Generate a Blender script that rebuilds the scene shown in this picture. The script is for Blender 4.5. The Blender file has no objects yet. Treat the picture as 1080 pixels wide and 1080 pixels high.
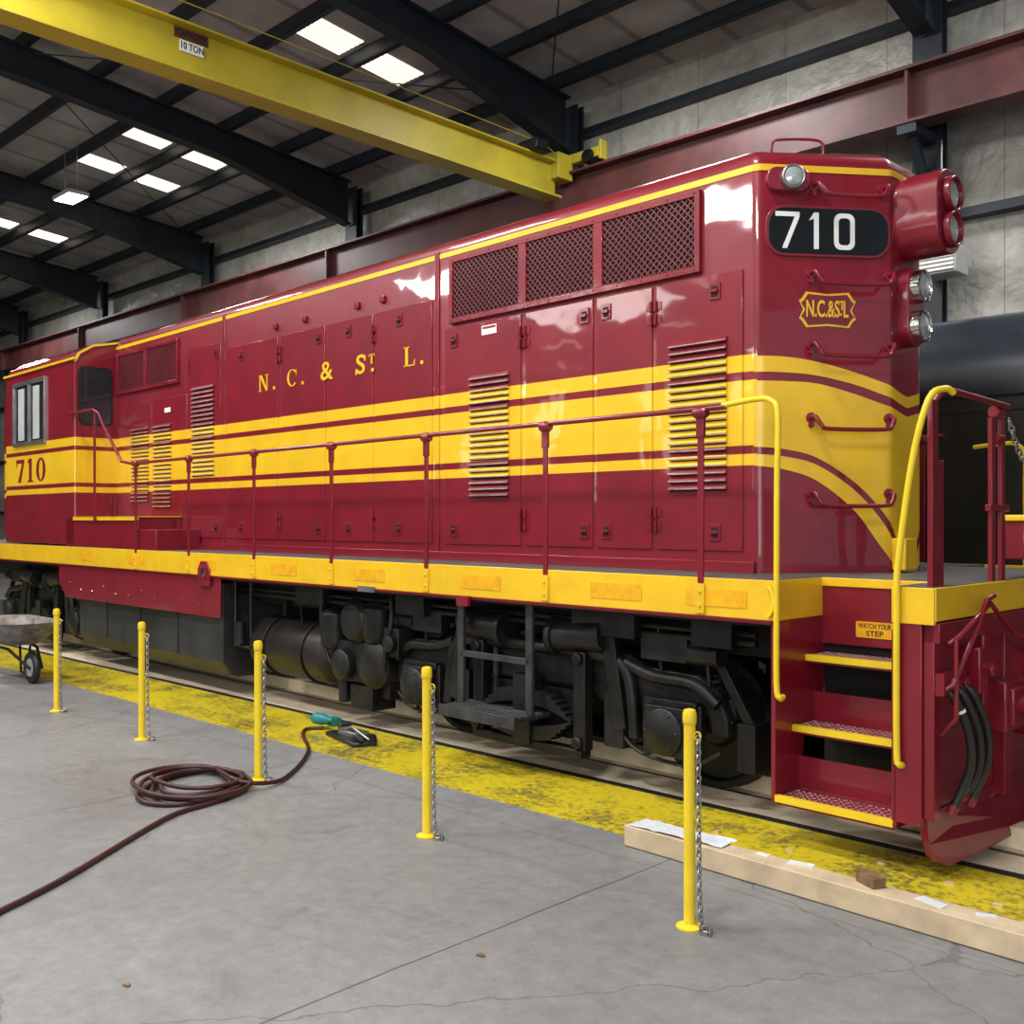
import bpy, math, random, bisect
from mathutils import Vector, Matrix, Euler
random.seed(7)
scene=bpy.context.scene
COL=scene.collection
pi=math.pi
# ------------------------------------------------------------------ materials
def newmat(name):
    m=bpy.data.materials.new(name);m.use_nodes=True
    return m,m.node_tree.nodes,m.node_tree.links,m.node_tree.nodes["Principled BSDF"]
def pos_node(n,l):
    g=n.new("ShaderNodeNewGeometry");return g.outputs["Position"]
def noisy(n,l,scale,detail=4,rough=.6,vec=None,dist=0):
    t=n.new("ShaderNodeTexNoise");t.inputs["Scale"].default_value=scale;t.inputs["Detail"].default_value=detail
    t.inputs["Roughness"].default_value=rough;t.inputs["Distortion"].default_value=dist
    l.new(vec if vec else pos_node(n,l),t.inputs["Vector"]);return t.outputs["Fac"]
def ramp(n,l,fac,stops,interp='LINEAR'):
    r=n.new("ShaderNodeValToRGB");r.color_ramp.interpolation=interp
    e=r.color_ramp.elements
    e[0].position=stops[0][0];e[0].color=(*stops[0][1],1)
    e[1].position=stops[1][0];e[1].color=(*stops[1][1],1)
    for p,c in stops[2:]:
        x=e.new(p);x.color=(*c,1)
    l.new(fac,r.inputs[0]);return r.outputs["Color"]
def mathn(n,l,op,a,b=None):
    t=n.new("ShaderNodeMath");t.operation=op
    for i,v in enumerate((a,b)):
        if v is None: continue
        if isinstance(v,(int,float)): t.inputs[i].default_value=v
        else: l.new(v,t.inputs[i])
    return t.outputs[0]
def mixc(n,l,fac,a,b,mode='MIX'):
    t=n.new("ShaderNodeMix");t.data_type='RGBA';t.blend_type=mode
    for i,v in ((0,fac),(6,a),(7,b)):
        if isinstance(v,(int,float)): t.inputs[i].default_value=v
        elif isinstance(v,tuple): t.inputs[i].default_value=(*v,1)
        else: l.new(v,t.inputs[i])
    return t.outputs[2]
def paint(name,col,rough=.3,var=.15,scale=3,metal=0,coat=0,bump=0,bscale=20,bd=.01,spec=.5):
    m,n,l,p=newmat(name)
    f=noisy(n,l,scale)
    c2=tuple(max(0,x*(1-var*2)) for x in col);c1=tuple(min(1,x*(1+var)) for x in col)
    l.new(ramp(n,l,f,[(.3,c2),(.7,c1)]),p.inputs["Base Color"])
    p.inputs["Roughness"].default_value=rough;p.inputs["Metallic"].default_value=metal
    p.inputs["Specular IOR Level"].default_value=spec
    p.inputs["Coat Weight"].default_value=coat;p.inputs["Coat Roughness"].default_value=.08
    if bump:
        b=n.new("ShaderNodeBump");b.inputs["Strength"].default_value=bump;b.inputs["Distance"].default_value=bd
        l.new(noisy(n,l,bscale,3),b.inputs["Height"]);l.new(b.outputs[0],p.inputs["Normal"])
        if coat: l.new(b.outputs[0],p.inputs["Coat Normal"])
    return m
MAR=(.205,.0055,.018);YEL=(.83,.51,.014)
M_mar=paint("maroon_paint",MAR,.36,.10,2.5,coat=.5,bump=.2,bscale=4,bd=.01,spec=.4)
M_yel=paint("yellow_paint",YEL,.33,.06,4,coat=.3)
M_yelrail=paint("yellow_rail_paint",(.84,.60,.02),.35,.05,6)
def livery():
    m,n,l,p=newmat("livery_paint")
    sep=n.new("ShaderNodeSeparateXYZ");l.new(pos_node(n,l),sep.inputs[0])
    z=mathn(n,l,'DIVIDE',sep.outputs[2],5.0)
    mar,ye=(0,0,0),(1,1,1)
    st=[(0,mar),(2.34/5,ye),(2.42/5,mar),(2.47/5,ye),(2.92/5,mar),(2.98/5,ye),(3.09/5,mar)]
    f=ramp(n,l,z,st,'CONSTANT')
    lim=mathn(n,l,'LESS_THAN',sep.outputs[0],-3.70)
    fac=mathn(n,l,'MULTIPLY',f,lim)
    nz=noisy(n,l,2.5)
    c1=ramp(n,l,nz,[(.3,tuple(x*.82 for x in MAR)),(.7,tuple(x*1.1 for x in MAR))])
    c2=ramp(n,l,nz,[(.3,tuple(x*.9 for x in YEL)),(.7,tuple(min(1,x*1.05) for x in YEL))])
    l.new(mixc(n,l,fac,c1,c2),p.inputs["Base Color"])
    p.inputs["Roughness"].default_value=.42;p.inputs["Specular IOR Level"].default_value=.35
    p.inputs["Coat Weight"].default_value=.8;p.inputs["Coat Roughness"].default_value=.045
    b=n.new("ShaderNodeBump");b.inputs["Strength"].default_value=.36;b.inputs["Distance"].default_value=.018
    l.new(noisy(n,l,2.4,1.5,.5),b.inputs["Height"]);l.new(b.outputs[0],p.inputs["Normal"]);l.new(b.outputs[0],p.inputs["Coat Normal"])
    return m
M_liv=livery()
M_black=paint("grimy_black",(.0075,.0075,.008),.5,.45,5,bump=.5,bscale=14,spec=.35)
M_blackg=paint("grimy_black_lighter",(.012,.012,.0125),.45,.45,5,bump=.4,bscale=14,spec=.4)
M_stepg=paint("worn_step_grey",(.04,.042,.045),.45,.3,8)
M_tank=paint("fuel_tank_grey",(.030,.032,.037),.45,.3,2)
M_res=paint("reservoir_brown_black",(.018,.015,.014),.4,.3,3,spec=.4)
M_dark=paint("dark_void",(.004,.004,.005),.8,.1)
M_deck=paint("walkway_grey",(.10,.095,.095),.5,.2,6)
M_chrome=paint("chrome",(.75,.75,.76),.12,.05,metal=1)
M_steel=paint("bare_steel",(.42,.42,.43),.35,.15,metal=.9)
M_rail=paint("dusty_rail",(.06,.05,.04),.5,.25,4)
M_lens=paint("lamp_lens",(.50,.53,.55),.08,.1,30,metal=.3,coat=1)
M_glass=paint("dark_glass",(.02,.022,.027),.05,.1,coat=.5)
M_rubber=paint("rubber_black",(.012,.012,.013),.4,.1)
M_white=paint("white_lettering",(.85,.85,.83),.4,.03)
M_board=paint("number_board_black",(.004,.006,.008),.22,.1,spec=.3)
M_orange=paint("orange_reflector",(.84,.42,.01),.35,.1,12)
M_roofsteel=paint("dark_roof_steel",(.014,.021,.030),.5,.2,2)
M_crane=paint("crane_yellow",(.52,.42,.03),.45,.12,1.2)
M_runway=paint("runway_maroon_steel",(.10,.030,.029),.5,.25,1.5)
M_wood=paint("pale_timber",(.60,.47,.31),.6,.12,6)
M_wood2=paint("brown_wood",(.22,.13,.06),.6,.2,15)
M_curb=paint("cream_curb_timber",(.84,.72,.52),.6,.10,5)
M_paper=paint("paper_white",(.72,.75,.80),.4,.08,8)
M_teal=paint("teal_plastic",(.01,.20,.22),.4,.1)
M_hose=paint("maroon_rubber_hose",(.055,.014,.017),.45,.2)
M_barrow=paint("worn_grey_barrow_steel",(.22,.20,.18),.5,.35,7)
M_coach=paint("dark_green_coach",(.014,.020,.018),.5,.15)
M_coachroof=paint("glossy_blue_black_roof",(.022,.030,.040),.3,.15,coat=.2)
M_redsign=paint("sign_red",(.25,.025,.025),.5,.1)
M_heater=paint("heater_grey",(.45,.46,.45),.5,.1)
M_wire=paint("grille_wire",(.16,.022,.03),.4,.1)
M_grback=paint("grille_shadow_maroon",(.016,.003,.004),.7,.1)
M_lip=paint("louver_highlight_tread",(.50,.36,.34),.35,.3,9)  # pale tone for painted highlights on louver lips, also the tread pattern
def emis(name,col,s):
    m,n,l,p=newmat(name)
    p.inputs["Base Color"].default_value=(*col,1)
    p.inputs["Emission Color"].default_value=(*col,1);p.inputs["Emission Strength"].default_value=s
    return m
def skymat(name="skylight_panel",s=2.0):
    m,n,l,p=newmat(name)
    w=n.new("ShaderNodeTexWave");w.inputs["Scale"].default_value=2.6;w.inputs["Distortion"].default_value=0
    w.bands_direction='X'
    l.new(pos_node(n,l),w.inputs["Vector"])
    c=ramp(n,l,w.outputs["Fac"],[(.1,(.40,.33,.22)),(.8,(1,.93,.80))])
    l.new(c,p.inputs["Emission Color"]);p.inputs["Emission Strength"].default_value=s
    return m
M_sky=skymat(s=2.4)
M_lamp=emis("lamp_emission",(1,1,1),9)
M_winlit=emis("added_window_glow",(1,.93,.84),5)
def floormat():
    m,n,l,p=newmat("concrete_floor")
    P=pos_node(n,l)
    f1=noisy(n,l,.35,7,.7);f2=noisy(n,l,9,8,.8)
    a=ramp(n,l,f1,[(.35,(.20,.20,.204)),(.65,(.262,.262,.265))])
    b=ramp(n,l,f2,[(.3,(.70,.70,.70)),(.7,(1.12,1.12,1.12))])
    c=mixc(n,l,1.0,a,b,'MULTIPLY')
    f3=noisy(n,l,1.1,8,.78,dist=.8)
    c=mixc(n,l,ramp(n,l,f3,[(.56,(0,0,0)),(.66,(.38,.38,.38))]),c,(.10,.10,.10))
    f4=noisy(n,l,28,2,.5)
    c=mixc(n,l,ramp(n,l,f4,[(.70,(0,0,0)),(.74,(.35,.35,.35))]),c,(.07,.07,.07))
    sep=n.new("ShaderNodeSeparateXYZ");l.new(P,sep.inputs[0])
    wob=mathn(n,l,'MULTIPLY',mathn(n,l,'SUBTRACT',noisy(n,l,1.2,3),.5),.06)
    x=mathn(n,l,'ADD',sep.outputs[0],wob)
    j=mathn(n,l,'PINGPONG',mathn(n,l,'ADD',x,3.5),1.78)
    jm=mathn(n,l,'LESS_THAN',j,.006)
    c=mixc(n,l,mathn(n,l,'MULTIPLY',jm,.75),c,(.04,.04,.04))
    yw=mathn(n,l,'ABSOLUTE',mathn(n,l,'SUBTRACT',mathn(n,l,'ADD',sep.outputs[1],wob),4.72))
    c=mixc(n,l,mathn(n,l,'MULTIPLY',mathn(n,l,'LESS_THAN',yw,.005),.5),c,(.06,.06,.06))
    v=n.new("ShaderNodeTexVoronoi");v.feature='DISTANCE_TO_EDGE';v.inputs["Scale"].default_value=.33
    nd=n.new("ShaderNodeTexNoise");nd.inputs["Scale"].default_value=3.0;nd.inputs["Detail"].default_value=6;l.new(P,nd.inputs["Vector"])
    sc=n.new("ShaderNodeVectorMath");sc.operation='SCALE';sc.inputs["Scale"].default_value=.3;l.new(nd.outputs["Color"],sc.inputs[0])
    va=n.new("ShaderNodeVectorMath");va.operation='ADD';l.new(P,va.inputs[0]);l.new(sc.outputs[0],va.inputs[1])
    l.new(va.outputs[0],v.inputs["Vector"])
    cm=mathn(n,l,'LESS_THAN',v.outputs["Distance"],.0018)
    c=mixc(n,l,mathn(n,l,'MULTIPLY',cm,.5),c,(.06,.06,.06))
    l.new(c,p.inputs["Base Color"])
    l.new(ramp(n,l,f1,[(.3,(.38,.38,.38)),(.7,(.58,.58,.58))]),p.inputs["Roughness"])
    bp=n.new("ShaderNodeBump");bp.inputs["Strength"].default_value=.25;bp.inputs["Distance"].default_value=.01
    l.new(f2,bp.inputs["Height"]);l.new(bp.outputs[0],p.inputs["Normal"])
    return m
M_floor=floormat()
def wornyellow():
    m,n,l,p=newmat("worn_yellow_floor_paint")
    f=noisy(n,l,18,8,.8);g=noisy(n,l,1.8,5,.6)
    s=mathn(n,l,'ADD',f,mathn(n,l,'MULTIPLY',g,.55))
    c=ramp(n,l,s,[(.62,(.12,.10,.055)),(.71,(.34,.27,.03)),(.79,(.68,.53,.02))])
    l.new(c,p.inputs["Base Color"]);p.inputs["Roughness"].default_value=.28
    bp=n.new("ShaderNodeBump");bp.inputs["Strength"].default_value=.3;bp.inputs["Distance"].default_value=.01
    l.new(f,bp.inputs["Height"]);l.new(bp.outputs[0],p.inputs["Normal"])
    return m
M_wy=wornyellow()
M_tan=paint("tan_concrete",(.74,.62,.45),.7,.12,3)
def wallmat():
    m,n,l,p=newmat("insulation_wall")
    P=pos_node(n,l)
    mp=n.new("ShaderNodeMapping");mp.inputs["Rotation"].default_value=(pi/2,0,0);l.new(P,mp.inputs["Vector"])
    b=n.new("ShaderNodeTexBrick");l.new(mp.outputs[0],b.inputs["Vector"]);b.offset=0
    b.inputs["Scale"].default_value=1;b.inputs["Brick Width"].default_value=1.53;b.inputs["Row Height"].default_value=40
    b.inputs["Mortar Size"].default_value=.012;b.inputs["Mortar Smooth"].default_value=1
    b.inputs["Color1"].default_value=(.52,.51,.46,1);b.inputs["Color2"].default_value=(.44,.435,.40,1);b.inputs["Mortar"].default_value=(.22,.21,.19,1)
    f=noisy(n,l,1.3,4,.55,dist=.25);g=noisy(n,l,.5,3);h=noisy(n,l,6,3,.5)
    c=mixc(n,l,1.0,b.outputs["Color"],ramp(n,l,h,[(.32,(.85,.84,.82)),(.6,(1.04,1.04,1.04))]),'MULTIPLY')
    c=mixc(n,l,1.0,c,ramp(n,l,g,[(.35,(.70,.69,.67)),(.65,(1.05,1.05,1.05))]),'MULTIPLY')
    l.new(c,p.inputs["Base Color"]);p.inputs["Roughness"].default_value=.42
    bp=n.new("ShaderNodeBump");bp.inputs["Strength"].default_value=.7;bp.inputs["Distance"].default_value=.22
    l.new(f,bp.inputs["Height"]);l.new(bp.outputs[0],p.inputs["Normal"])
    return m
M_wall=wallmat()
def ceilmat():
    m,n,l,p=newmat("roof_liner")
    P=pos_node(n,l)
    w=n.new("ShaderNodeTexWave");w.bands_direction='X';w.inputs["Scale"].default_value=.26;w.inputs["Distortion"].default_value=0
    l.new(P,w.inputs["Vector"])
    f=noisy(n,l,.9,5)
    a=ramp(n,l,w.outputs["Fac"],[(0.005,(.30,.295,.29)),(.05,(.52,.515,.50))])
    c=mixc(n,l,1.0,a,ramp(n,l,f,[(.3,(.65,.65,.65)),(.7,(1.1,1.1,1.1))]),'MULTIPLY')
    l.new(c,p.inputs["Base Color"]);p.inputs["Roughness"].default_value=.55
    return m
M_ceil=ceilmat()

# ------------------------------------------------------------------ mesh builder
NOSPLIT={"tread_pattern","louver_panel","grille_mesh","nose_stripe","railroad_emblem","capacity_sign","chain","gate_chain","heater_louver","step_warning_sign","leaf_spring","wheel","intake_grille","cab_side_window"}
class B:
    def __init__(s,M=None): s.v=[];s.f=[];s.m=[];s.M=M
    def add(s,vs,fs,m=0):
        o=len(s.v)
        for v in vs:
            v=Vector(v); s.v.append(s.M@v if s.M else v)
        for f in fs: s.f.append([i+o for i in f]);s.m.append(m)
        return s
    def box(s,x0,x1,y0,y1,z0,z1,m=0):
        if x0>x1:x0,x1=x1,x0
        if y0>y1:y0,y1=y1,y0
        if z0>z1:z0,z1=z1,z0
        return s.add([(x0,y0,z0),(x1,y0,z0),(x1,y1,z0),(x0,y1,z0),(x0,y0,z1),(x1,y0,z1),(x1,y1,z1),(x0,y1,z1)],
          [(0,3,2,1),(4,5,6,7),(0,1,5,4),(1,2,6,5),(2,3,7,6),(3,0,4,7)],m)
    def beam(s,p0,p1,w,h,m=0,up=(0,0,1)):
        p0=Vector(p0);p1=Vector(p1);d=(p1-p0).normalized();u=Vector(up)
        if abs(d.dot(u))>.98:u=Vector((1,0,0))
        r=d.cross(u).normalized();u=r.cross(d)
        vs=[p+r*a*w/2+u*b*h/2 for p in(p0,p1) for a,b in((-1,-1),(1,-1),(1,1),(-1,1))]
        return s.add(vs,[(0,1,2,3),(7,6,5,4),(0,4,5,1),(1,5,6,2),(2,6,7,3),(3,7,4,0)],m)
    def tube(s,pts,r,n=10,m=0,closed=False,caps=True):
        pts=[Vector(p) for p in pts];N=len(pts)
        rs=r if isinstance(r,(list,tuple)) else [r]*N
        tang=[]
        for i in range(N):
            if closed:t=pts[(i+1)%N]-pts[i-1]
            else:t=pts[min(i+1,N-1)]-pts[max(i-1,0)]
            tang.append(t.normalized() if t.length>1e-9 else Vector((0,0,1)))
        t0=tang[0];u=Vector((0,0,1)) if abs(t0.z)<.9 else Vector((1,0,0))
        a=t0.cross(u).normalized();vs=[];fs=[]
        for i in range(N):
            t=tang[i];a=(a-t*a.dot(t))
            a=a.normalized() if a.length>1e-6 else t.orthogonal().normalized()
            b=t.cross(a)
            for k in range(n):
                th=2*pi*k/n;vs.append(pts[i]+(a*math.cos(th)+b*math.sin(th))*rs[i])
        R=N if closed else N-1
        for i in range(R):
            for k in range(n):
                j=(i+1)%N
                fs.append((i*n+k,i*n+(k+1)%n,j*n+(k+1)%n,j*n+k))
        if caps and not closed:
            fs.append(tuple(reversed(range(n))));fs.append(tuple(range((N-1)*n,N*n)))
        return s.add(vs,fs,m)
    def cyl(s,p0,p1,r,r1=None,n=20,m=0):
        return s.tube([p0,p1],[r,r if r1 is None else r1],n,m)
    def rev(s,p,ax,prof,n=24,m=0):
        p=Vector(p);ax=Vector(ax).normalized();a=ax.orthogonal().normalized();b=ax.cross(a)
        vs=[];fs=[]
        for d,r in prof:
            for k in range(n):
                th=2*pi*k/n;vs.append(p+ax*d+(a*math.cos(th)+b*math.sin(th))*max(r,1e-4))
        for i in range(len(prof)-1):
            for k in range(n):fs.append((i*n+k,i*n+(k+1)%n,(i+1)*n+(k+1)%n,(i+1)*n+k))
        fs.append(tuple(reversed(range(n))));fs.append(tuple(range((len(prof)-1)*n,len(prof)*n)))
        return s.add(vs,fs,m)
    def prism(s,poly,c0,c1,m=0):
        n=len(poly);vs=[(a,b,c0) for a,b in poly]+[(a,b,c1) for a,b in poly]
        fs=[tuple(reversed(range(n))),tuple(range(n,2*n))]+[(i,(i+1)%n,n+(i+1)%n,n+i) for i in range(n)]
        return s.add(vs,fs,m)
    def ring(s,cx,cy,ax,ay,bx,by,c0,c1,t0=0,t1=2*pi,n=32,m=0):
        for i in range(n):
            a=t0+(t1-t0)*i/n;b=t0+(t1-t0)*(i+1)/n
            q=[(cx+ax*math.cos(a),cy+ay*math.sin(a)),(cx+ax*math.cos(b),cy+ay*math.sin(b)),
               (cx+bx*math.cos(b),cy+by*math.sin(b)),(cx+bx*math.cos(a),cy+by*math.sin(a))]
            s.prism(q,c0,c1,m)
        return s
    def text(s,body,size,a,b,c,m=0,depth=.003,sx=1,bold=0,space=1):
        cu=bpy.data.curves.new("tmp",'FONT');cu.body=body;cu.size=size;cu.align_x='CENTER';cu.align_y='CENTER'
        cu.extrude=depth;cu.offset=bold;cu.space_character=space
        ob=bpy.data.objects.new("tmp",cu);COL.objects.link(ob);bpy.context.view_layer.update()
        me=bpy.data.meshes.new_from_object(ob.evaluated_get(bpy.context.evaluated_depsgraph_get()))
        s.add([(v.co.x*sx+a,v.co.y+b,v.co.z+c) for v in me.vertices],[tuple(p.vertices) for p in me.polygons],m)
        bpy.data.objects.remove(ob);bpy.data.curves.remove(cu);bpy.data.meshes.remove(me);return s
    def clusters(s):
        N=len(s.v);par=list(range(N))
        def fd(i):
            while par[i]!=i:par[i]=par[par[i]];i=par[i]
            return i
        for f in s.f:
            r=fd(f[0])
            for i in f[1:]:par[fd(i)]=r
        comp={}
        for i in range(N):comp.setdefault(fd(i),[]).append(i)
        cs=[]
        for k,ix in comp.items():
            lo=[min(s.v[i][j] for i in ix)-.006 for j in range(3)];hi=[max(s.v[i][j] for i in ix)+.006 for j in range(3)]
            cs.append([set([k]),lo,hi])
        if len(cs)>150:return [set(comp)]
        ch=True
        while ch:
            ch=False
            for i in range(len(cs)):
                for j in range(i+1,len(cs)):
                    if all(cs[i][1][k]<=cs[j][2][k] and cs[j][1][k]<=cs[i][2][k] for k in range(3)):
                        cs[i]=[cs[i][0]|cs[j][0],[min(a,b) for a,b in zip(cs[i][1],cs[j][1])],[max(a,b) for a,b in zip(cs[i][2],cs[j][2])]]
                        cs.pop(j);ch=True;break
                if ch:break
        s._fd=fd
        return [c[0] for c in cs]
    def obj(s,name,mats,parent=None,bevel=0,smooth=35,label=None,cat=None,group=None,kind=None,seg=2,origin=None):
        if parent and name not in NOSPLIT:
            cl=s.clusters()
            if 1<len(cl)<=26:
                res=[]
                for c in cl:
                    nb=B();mp={}
                    for f,m in zip(s.f,s.m):
                        if s._fd(f[0]) in c:
                            q=[]
                            for i in f:
                                if i not in mp:mp[i]=len(nb.v);nb.v.append(s.v[i])
                                q.append(mp[i])
                            nb.f.append(q);nb.m.append(m)
                    res.append((len(nb.v),nb.make(name,mats,parent,bevel,smooth,label,cat,group,kind,seg)))
                return max(res,key=lambda t:t[0])[1]
        return s.make(name,mats,parent,bevel,smooth,label,cat,group,kind,seg,origin)
    def make(s,name,mats,parent=None,bevel=0,smooth=35,label=None,cat=None,group=None,kind=None,seg=2,origin=None):
        if not isinstance(mats,(list,tuple)):mats=[mats]
        lo=Vector([min(v[i] for v in s.v) for i in range(3)]);hi=Vector([max(v[i] for v in s.v) for i in range(3)])
        c=Vector(origin) if origin is not None else (lo+hi)/2
        me=bpy.data.meshes.new(name);me.from_pydata([v-c for v in s.v],[],s.f)
        for mm in mats:me.materials.append(mm)
        me.polygons.foreach_set("material_index",s.m)
        me.update()
        if smooth:
            me.polygons.foreach_set("use_smooth",[True]*len(me.polygons))
            me.set_sharp_from_angle(angle=math.radians(smooth))
        ob=bpy.data.objects.new(name,me);COL.objects.link(ob)
        BASE[ob.name]=c
        if parent:
            ob.parent=parent;ob.location=c-BASE[parent.name]
        else: ob.location=c
        if bevel:
            md=ob.modifiers.new("bev",'BEVEL');md.width=bevel;md.segments=seg;md.limit_method='ANGLE';md.angle_limit=math.radians(40)
        tag(ob,label,cat,group,kind);return ob
BASE={}
def tag(ob,label=None,cat=None,group=None,kind=None):
    if label:ob["label"]=label
    if cat:ob["category"]=cat
    if group:ob["group"]=group
    if kind:ob["kind"]=kind
def empty(name,loc,label=None,cat=None,group=None,parent=None):
    e=bpy.data.objects.new(name,None);COL.objects.link(e);e.empty_display_size=.2
    BASE[e.name]=Vector(loc)
    if parent:e.parent=parent;e.location=Vector(loc)-BASE[parent.name]
    else:e.location=loc
    tag(e,label,cat,group);return e
def copy_tree(root,loc,rotz=None):
    new=root.copy();COL.objects.link(new);new.location=loc
    if rotz is not None:new.rotation_euler[2]=rotz
    def rec(o,n):
        for c in [c for c in o.children]:
            k=c.copy();COL.objects.link(k);k.parent=n;rec(c,k)
    rec(root,new);BASE[new.name]=Vector(loc);return new
def frame(o,a,b,c):
    M=Matrix.Identity(4)
    for i,v in enumerate((a,b,c)):
        for k in range(3):M[k][i]=v[k]
    for k in range(3):M[k][3]=o[k]
    return M
def F_side(x=0,y=0,z=0): return frame((x,y,z),(1,0,0),(0,0,1),(0,-1,0))
def F_end(x=0,y=0,z=0): return frame((x,y,z),(0,1,0),(0,0,1),(1,0,0))
def rrect(x0,x1,y0,y1,r,n=6):
    P=[]
    for cx,cy,t in((x1-r,y0+r,-pi/2),(x1-r,y1-r,0),(x0+r,y1-r,pi/2),(x0+r,y0+r,pi)):
        for i in range(n+1):
            a=t+pi/2*i/n;P.append((cx+r*math.cos(a),cy+r*math.sin(a)))
    return P
def smoothpath(P,k=6):
    P=[Vector(p) for p in P];out=[]
    for i in range(len(P)-1):
        p0=P[max(i-1,0)];p1=P[i];p2=P[i+1];p3=P[min(i+2,len(P)-1)]
        for j in range(k):
            t=j/k
            out.append(.5*((2*p1)+(p2-p0)*t+(2*p0-5*p1+4*p2-p3)*t*t+(3*p1-p0-3*p2+p3)*t**3))
    out.append(P[-1]);return out

# ------------------------------------------------------------------ camera
cam=bpy.data.cameras.new("camera");cam.lens=36*1082/1080;cam.sensor_width=36;cam.shift_y=8/1080
co=bpy.data.objects.new("camera",cam);COL.objects.link(co);co.location=(0,0,1.97)
co.rotation_euler=(pi/2,0,math.atan2(.6984,.7157));cam.clip_end=300
scene.camera=co
scene.view_settings.view_transform='Standard'

# ------------------------------------------------------------------ locomotive frame
TH=math.radians(-1.5);PX,PY=-3.68,6.18
ct,st_=math.cos(TH),math.sin(TH)
def LX(x,Y=6.18):
    t=(Y-PY-st_*PX+ct*PY)/(-st_*x+ct*Y)
    return ct*(t*x-PX)+st_*(t*Y-PY)+PX
def wl(x,yy,z):
    return (PX+ct*(x-PX)-st_*(yy-PY),PY+st_*(x-PX)+ct*(yy-PY),z)
YC=7.18;YS=5.57;YF=2*YC-YS;YH=6.18;YHF=2*YC-YH
base_l=Vector((-9.5,YC,0))
loco=empty("diesel_locomotive",base_l,"maroon diesel road-switcher locomotive with yellow stripes numbered 710","locomotive")
loco.location=wl(base_l.x,base_l.y,0);loco.rotation_euler[2]=TH
XC=LX(-13.5)
def fillet(P,r,n=5):
    out=[P[0]]
    for i in range(1,len(P)-1):
        a=(P[i-1]-P[i]).normalized();b=(P[i+1]-P[i]).normalized()
        ang=a.angle(b);d=r/math.tan(ang/2);p=P[i]+a*d;q=P[i]+b*d
        for k in range(n+1):
            t=k/n;out.append(p*(1-t)**2+P[i]*2*t*(1-t)+q*t*t)
    out.append(P[-1]);return out
corners=[Vector((XC-.02,YH)),Vector((-3.69,YH)),Vector((-3.11,6.954)),Vector((-3.11,7.406)),Vector((-3.69,YHF)),Vector((XC-.02,YHF))]
OUT=fillet(corners,.09)
cum=[0]
for i in range(1,len(OUT)):cum.append(cum[-1]+(OUT[i]-OUT[i-1]).length)
S0=(corners[1]-corners[0]).length
def PS(s,off):
    d=s+S0
    def at(q):
        for j in range(len(OUT)-1):
            if cum[j+1]>=q:break
        return OUT[j].lerp(OUT[j+1],(q-cum[j])/(cum[j+1]-cum[j]))
    p=at(d);e=.02
    tg=(at(d+e)-at(d-e)).normalized();nn=Vector((tg.y,-tg.x))
    return p+nn*off
def hoodmesh(b,prof,xr):
    n=len(OUT);vs=[]
    for o,z in prof:
        for p in OUT:
            vs.append((xr+(p.x-xr)*(1-o/abs(-3.11-xr)),YC+(p.y-YC)*(1-o),z))
    fs=[]
    for i in range(len(prof)-1):
        for k in range(n):
            fs.append((i*n+k,i*n+(k+1)%n,(i+1)*n+(k+1)%n,(i+1)*n+k))
    fs.append(tuple(range((len(prof)-1)*n,len(prof)*n)))
    b.add(vs,fs)
prof=[(0,1.6),(0,4.40),(.012,4.45),(.045,4.495),(.11,4.535),(.24,4.565),(.5,4.58)]
b=B();hoodmesh(b,prof,XC-.02)
hood=b.obj("long_hood",M_liv,loco,smooth=40)
def interp(T,s):
    xs=[t[0] for t in T]
    if s<=xs[0]:return T[0][1]
    if s>=xs[-1]:return T[-1][1]
    i=bisect.bisect_right(xs,s)-1
    def g(k):return T[max(0,min(len(T)-1,k))]
    p0,p1,p2,p3=g(i-1),g(i),g(i+1),g(i+2);t=(s-p1[0])/(p2[0]-p1[0])
    h=p2[0]-p1[0]
    m1=(p2[1]-p0[1])/max(p2[0]-p0[0],1e-6);m2=(p3[1]-p1[1])/max(p3[0]-p1[0],1e-6)
    return (2*t**3-3*t*t+1)*p1[1]+(t**3-2*t*t+t)*h*m1+(-2*t**3+3*t*t)*p2[1]+(t**3-t*t)*h*m2
SC=.967+.228
ss=[-.03,.2,.42,.70,.90,1.05,SC]
def T(vals):return list(zip(ss,vals))
c_top=T([3.09,3.085,3.055,2.985,2.92,2.87,2.84])
c_t2=T([2.98,2.978,2.96,2.90,2.835,2.79,2.76])
c_w1=T([2.92,2.918,2.905,2.835,2.77,2.73,2.70])
c_w2=T([2.47,2.45,2.394,2.22,2.02,1.80,1.602])
c_l1=T([2.42,2.40,2.345,2.165,1.95,1.72,1.602])
c_l2=T([2.34,2.31,2.235,2.02,1.76,1.602,1.602])
def bandmesh(b,top,bot,off=.003):
    N=60;vs=[];fs=[]
    for i in range(N+1):
        s=-.03+(SC*2+.06)*i/N
        q=s if s<=SC else 2*SC-s
        p=PS(s,off);zt=interp(top,q);zb=min(interp(bot,q),zt-.0005)
        vs+= [(p.x,p.y,zb),(p.x,p.y,zt)]
    for i in range(N):fs.append((2*i,2*i+2,2*i+3,2*i+1))
    b.add(vs,fs)
for tp,bt in ((c_top,c_t2),(c_w1,c_w2),(c_l1,c_l2)):
    b=B();bandmesh(b,tp,bt)
    b.obj("nose_stripe",M_yel,hood,smooth=60,label="yellow curved stripe sweeping down")
b=B();vs=[];fs=[];pts=[]
for i in range(len(OUT)):
    p=OUT[i];a=OUT[max(i-1,0)];c=OUT[min(i+1,len(OUT)-1)];t=(c-a).normalized();nn=Vector((t.y,-t.x));pts.append(p+nn*.004)
for p in pts:vs+=[(p.x,p.y,4.355),(p.x,p.y,4.40)]
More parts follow.
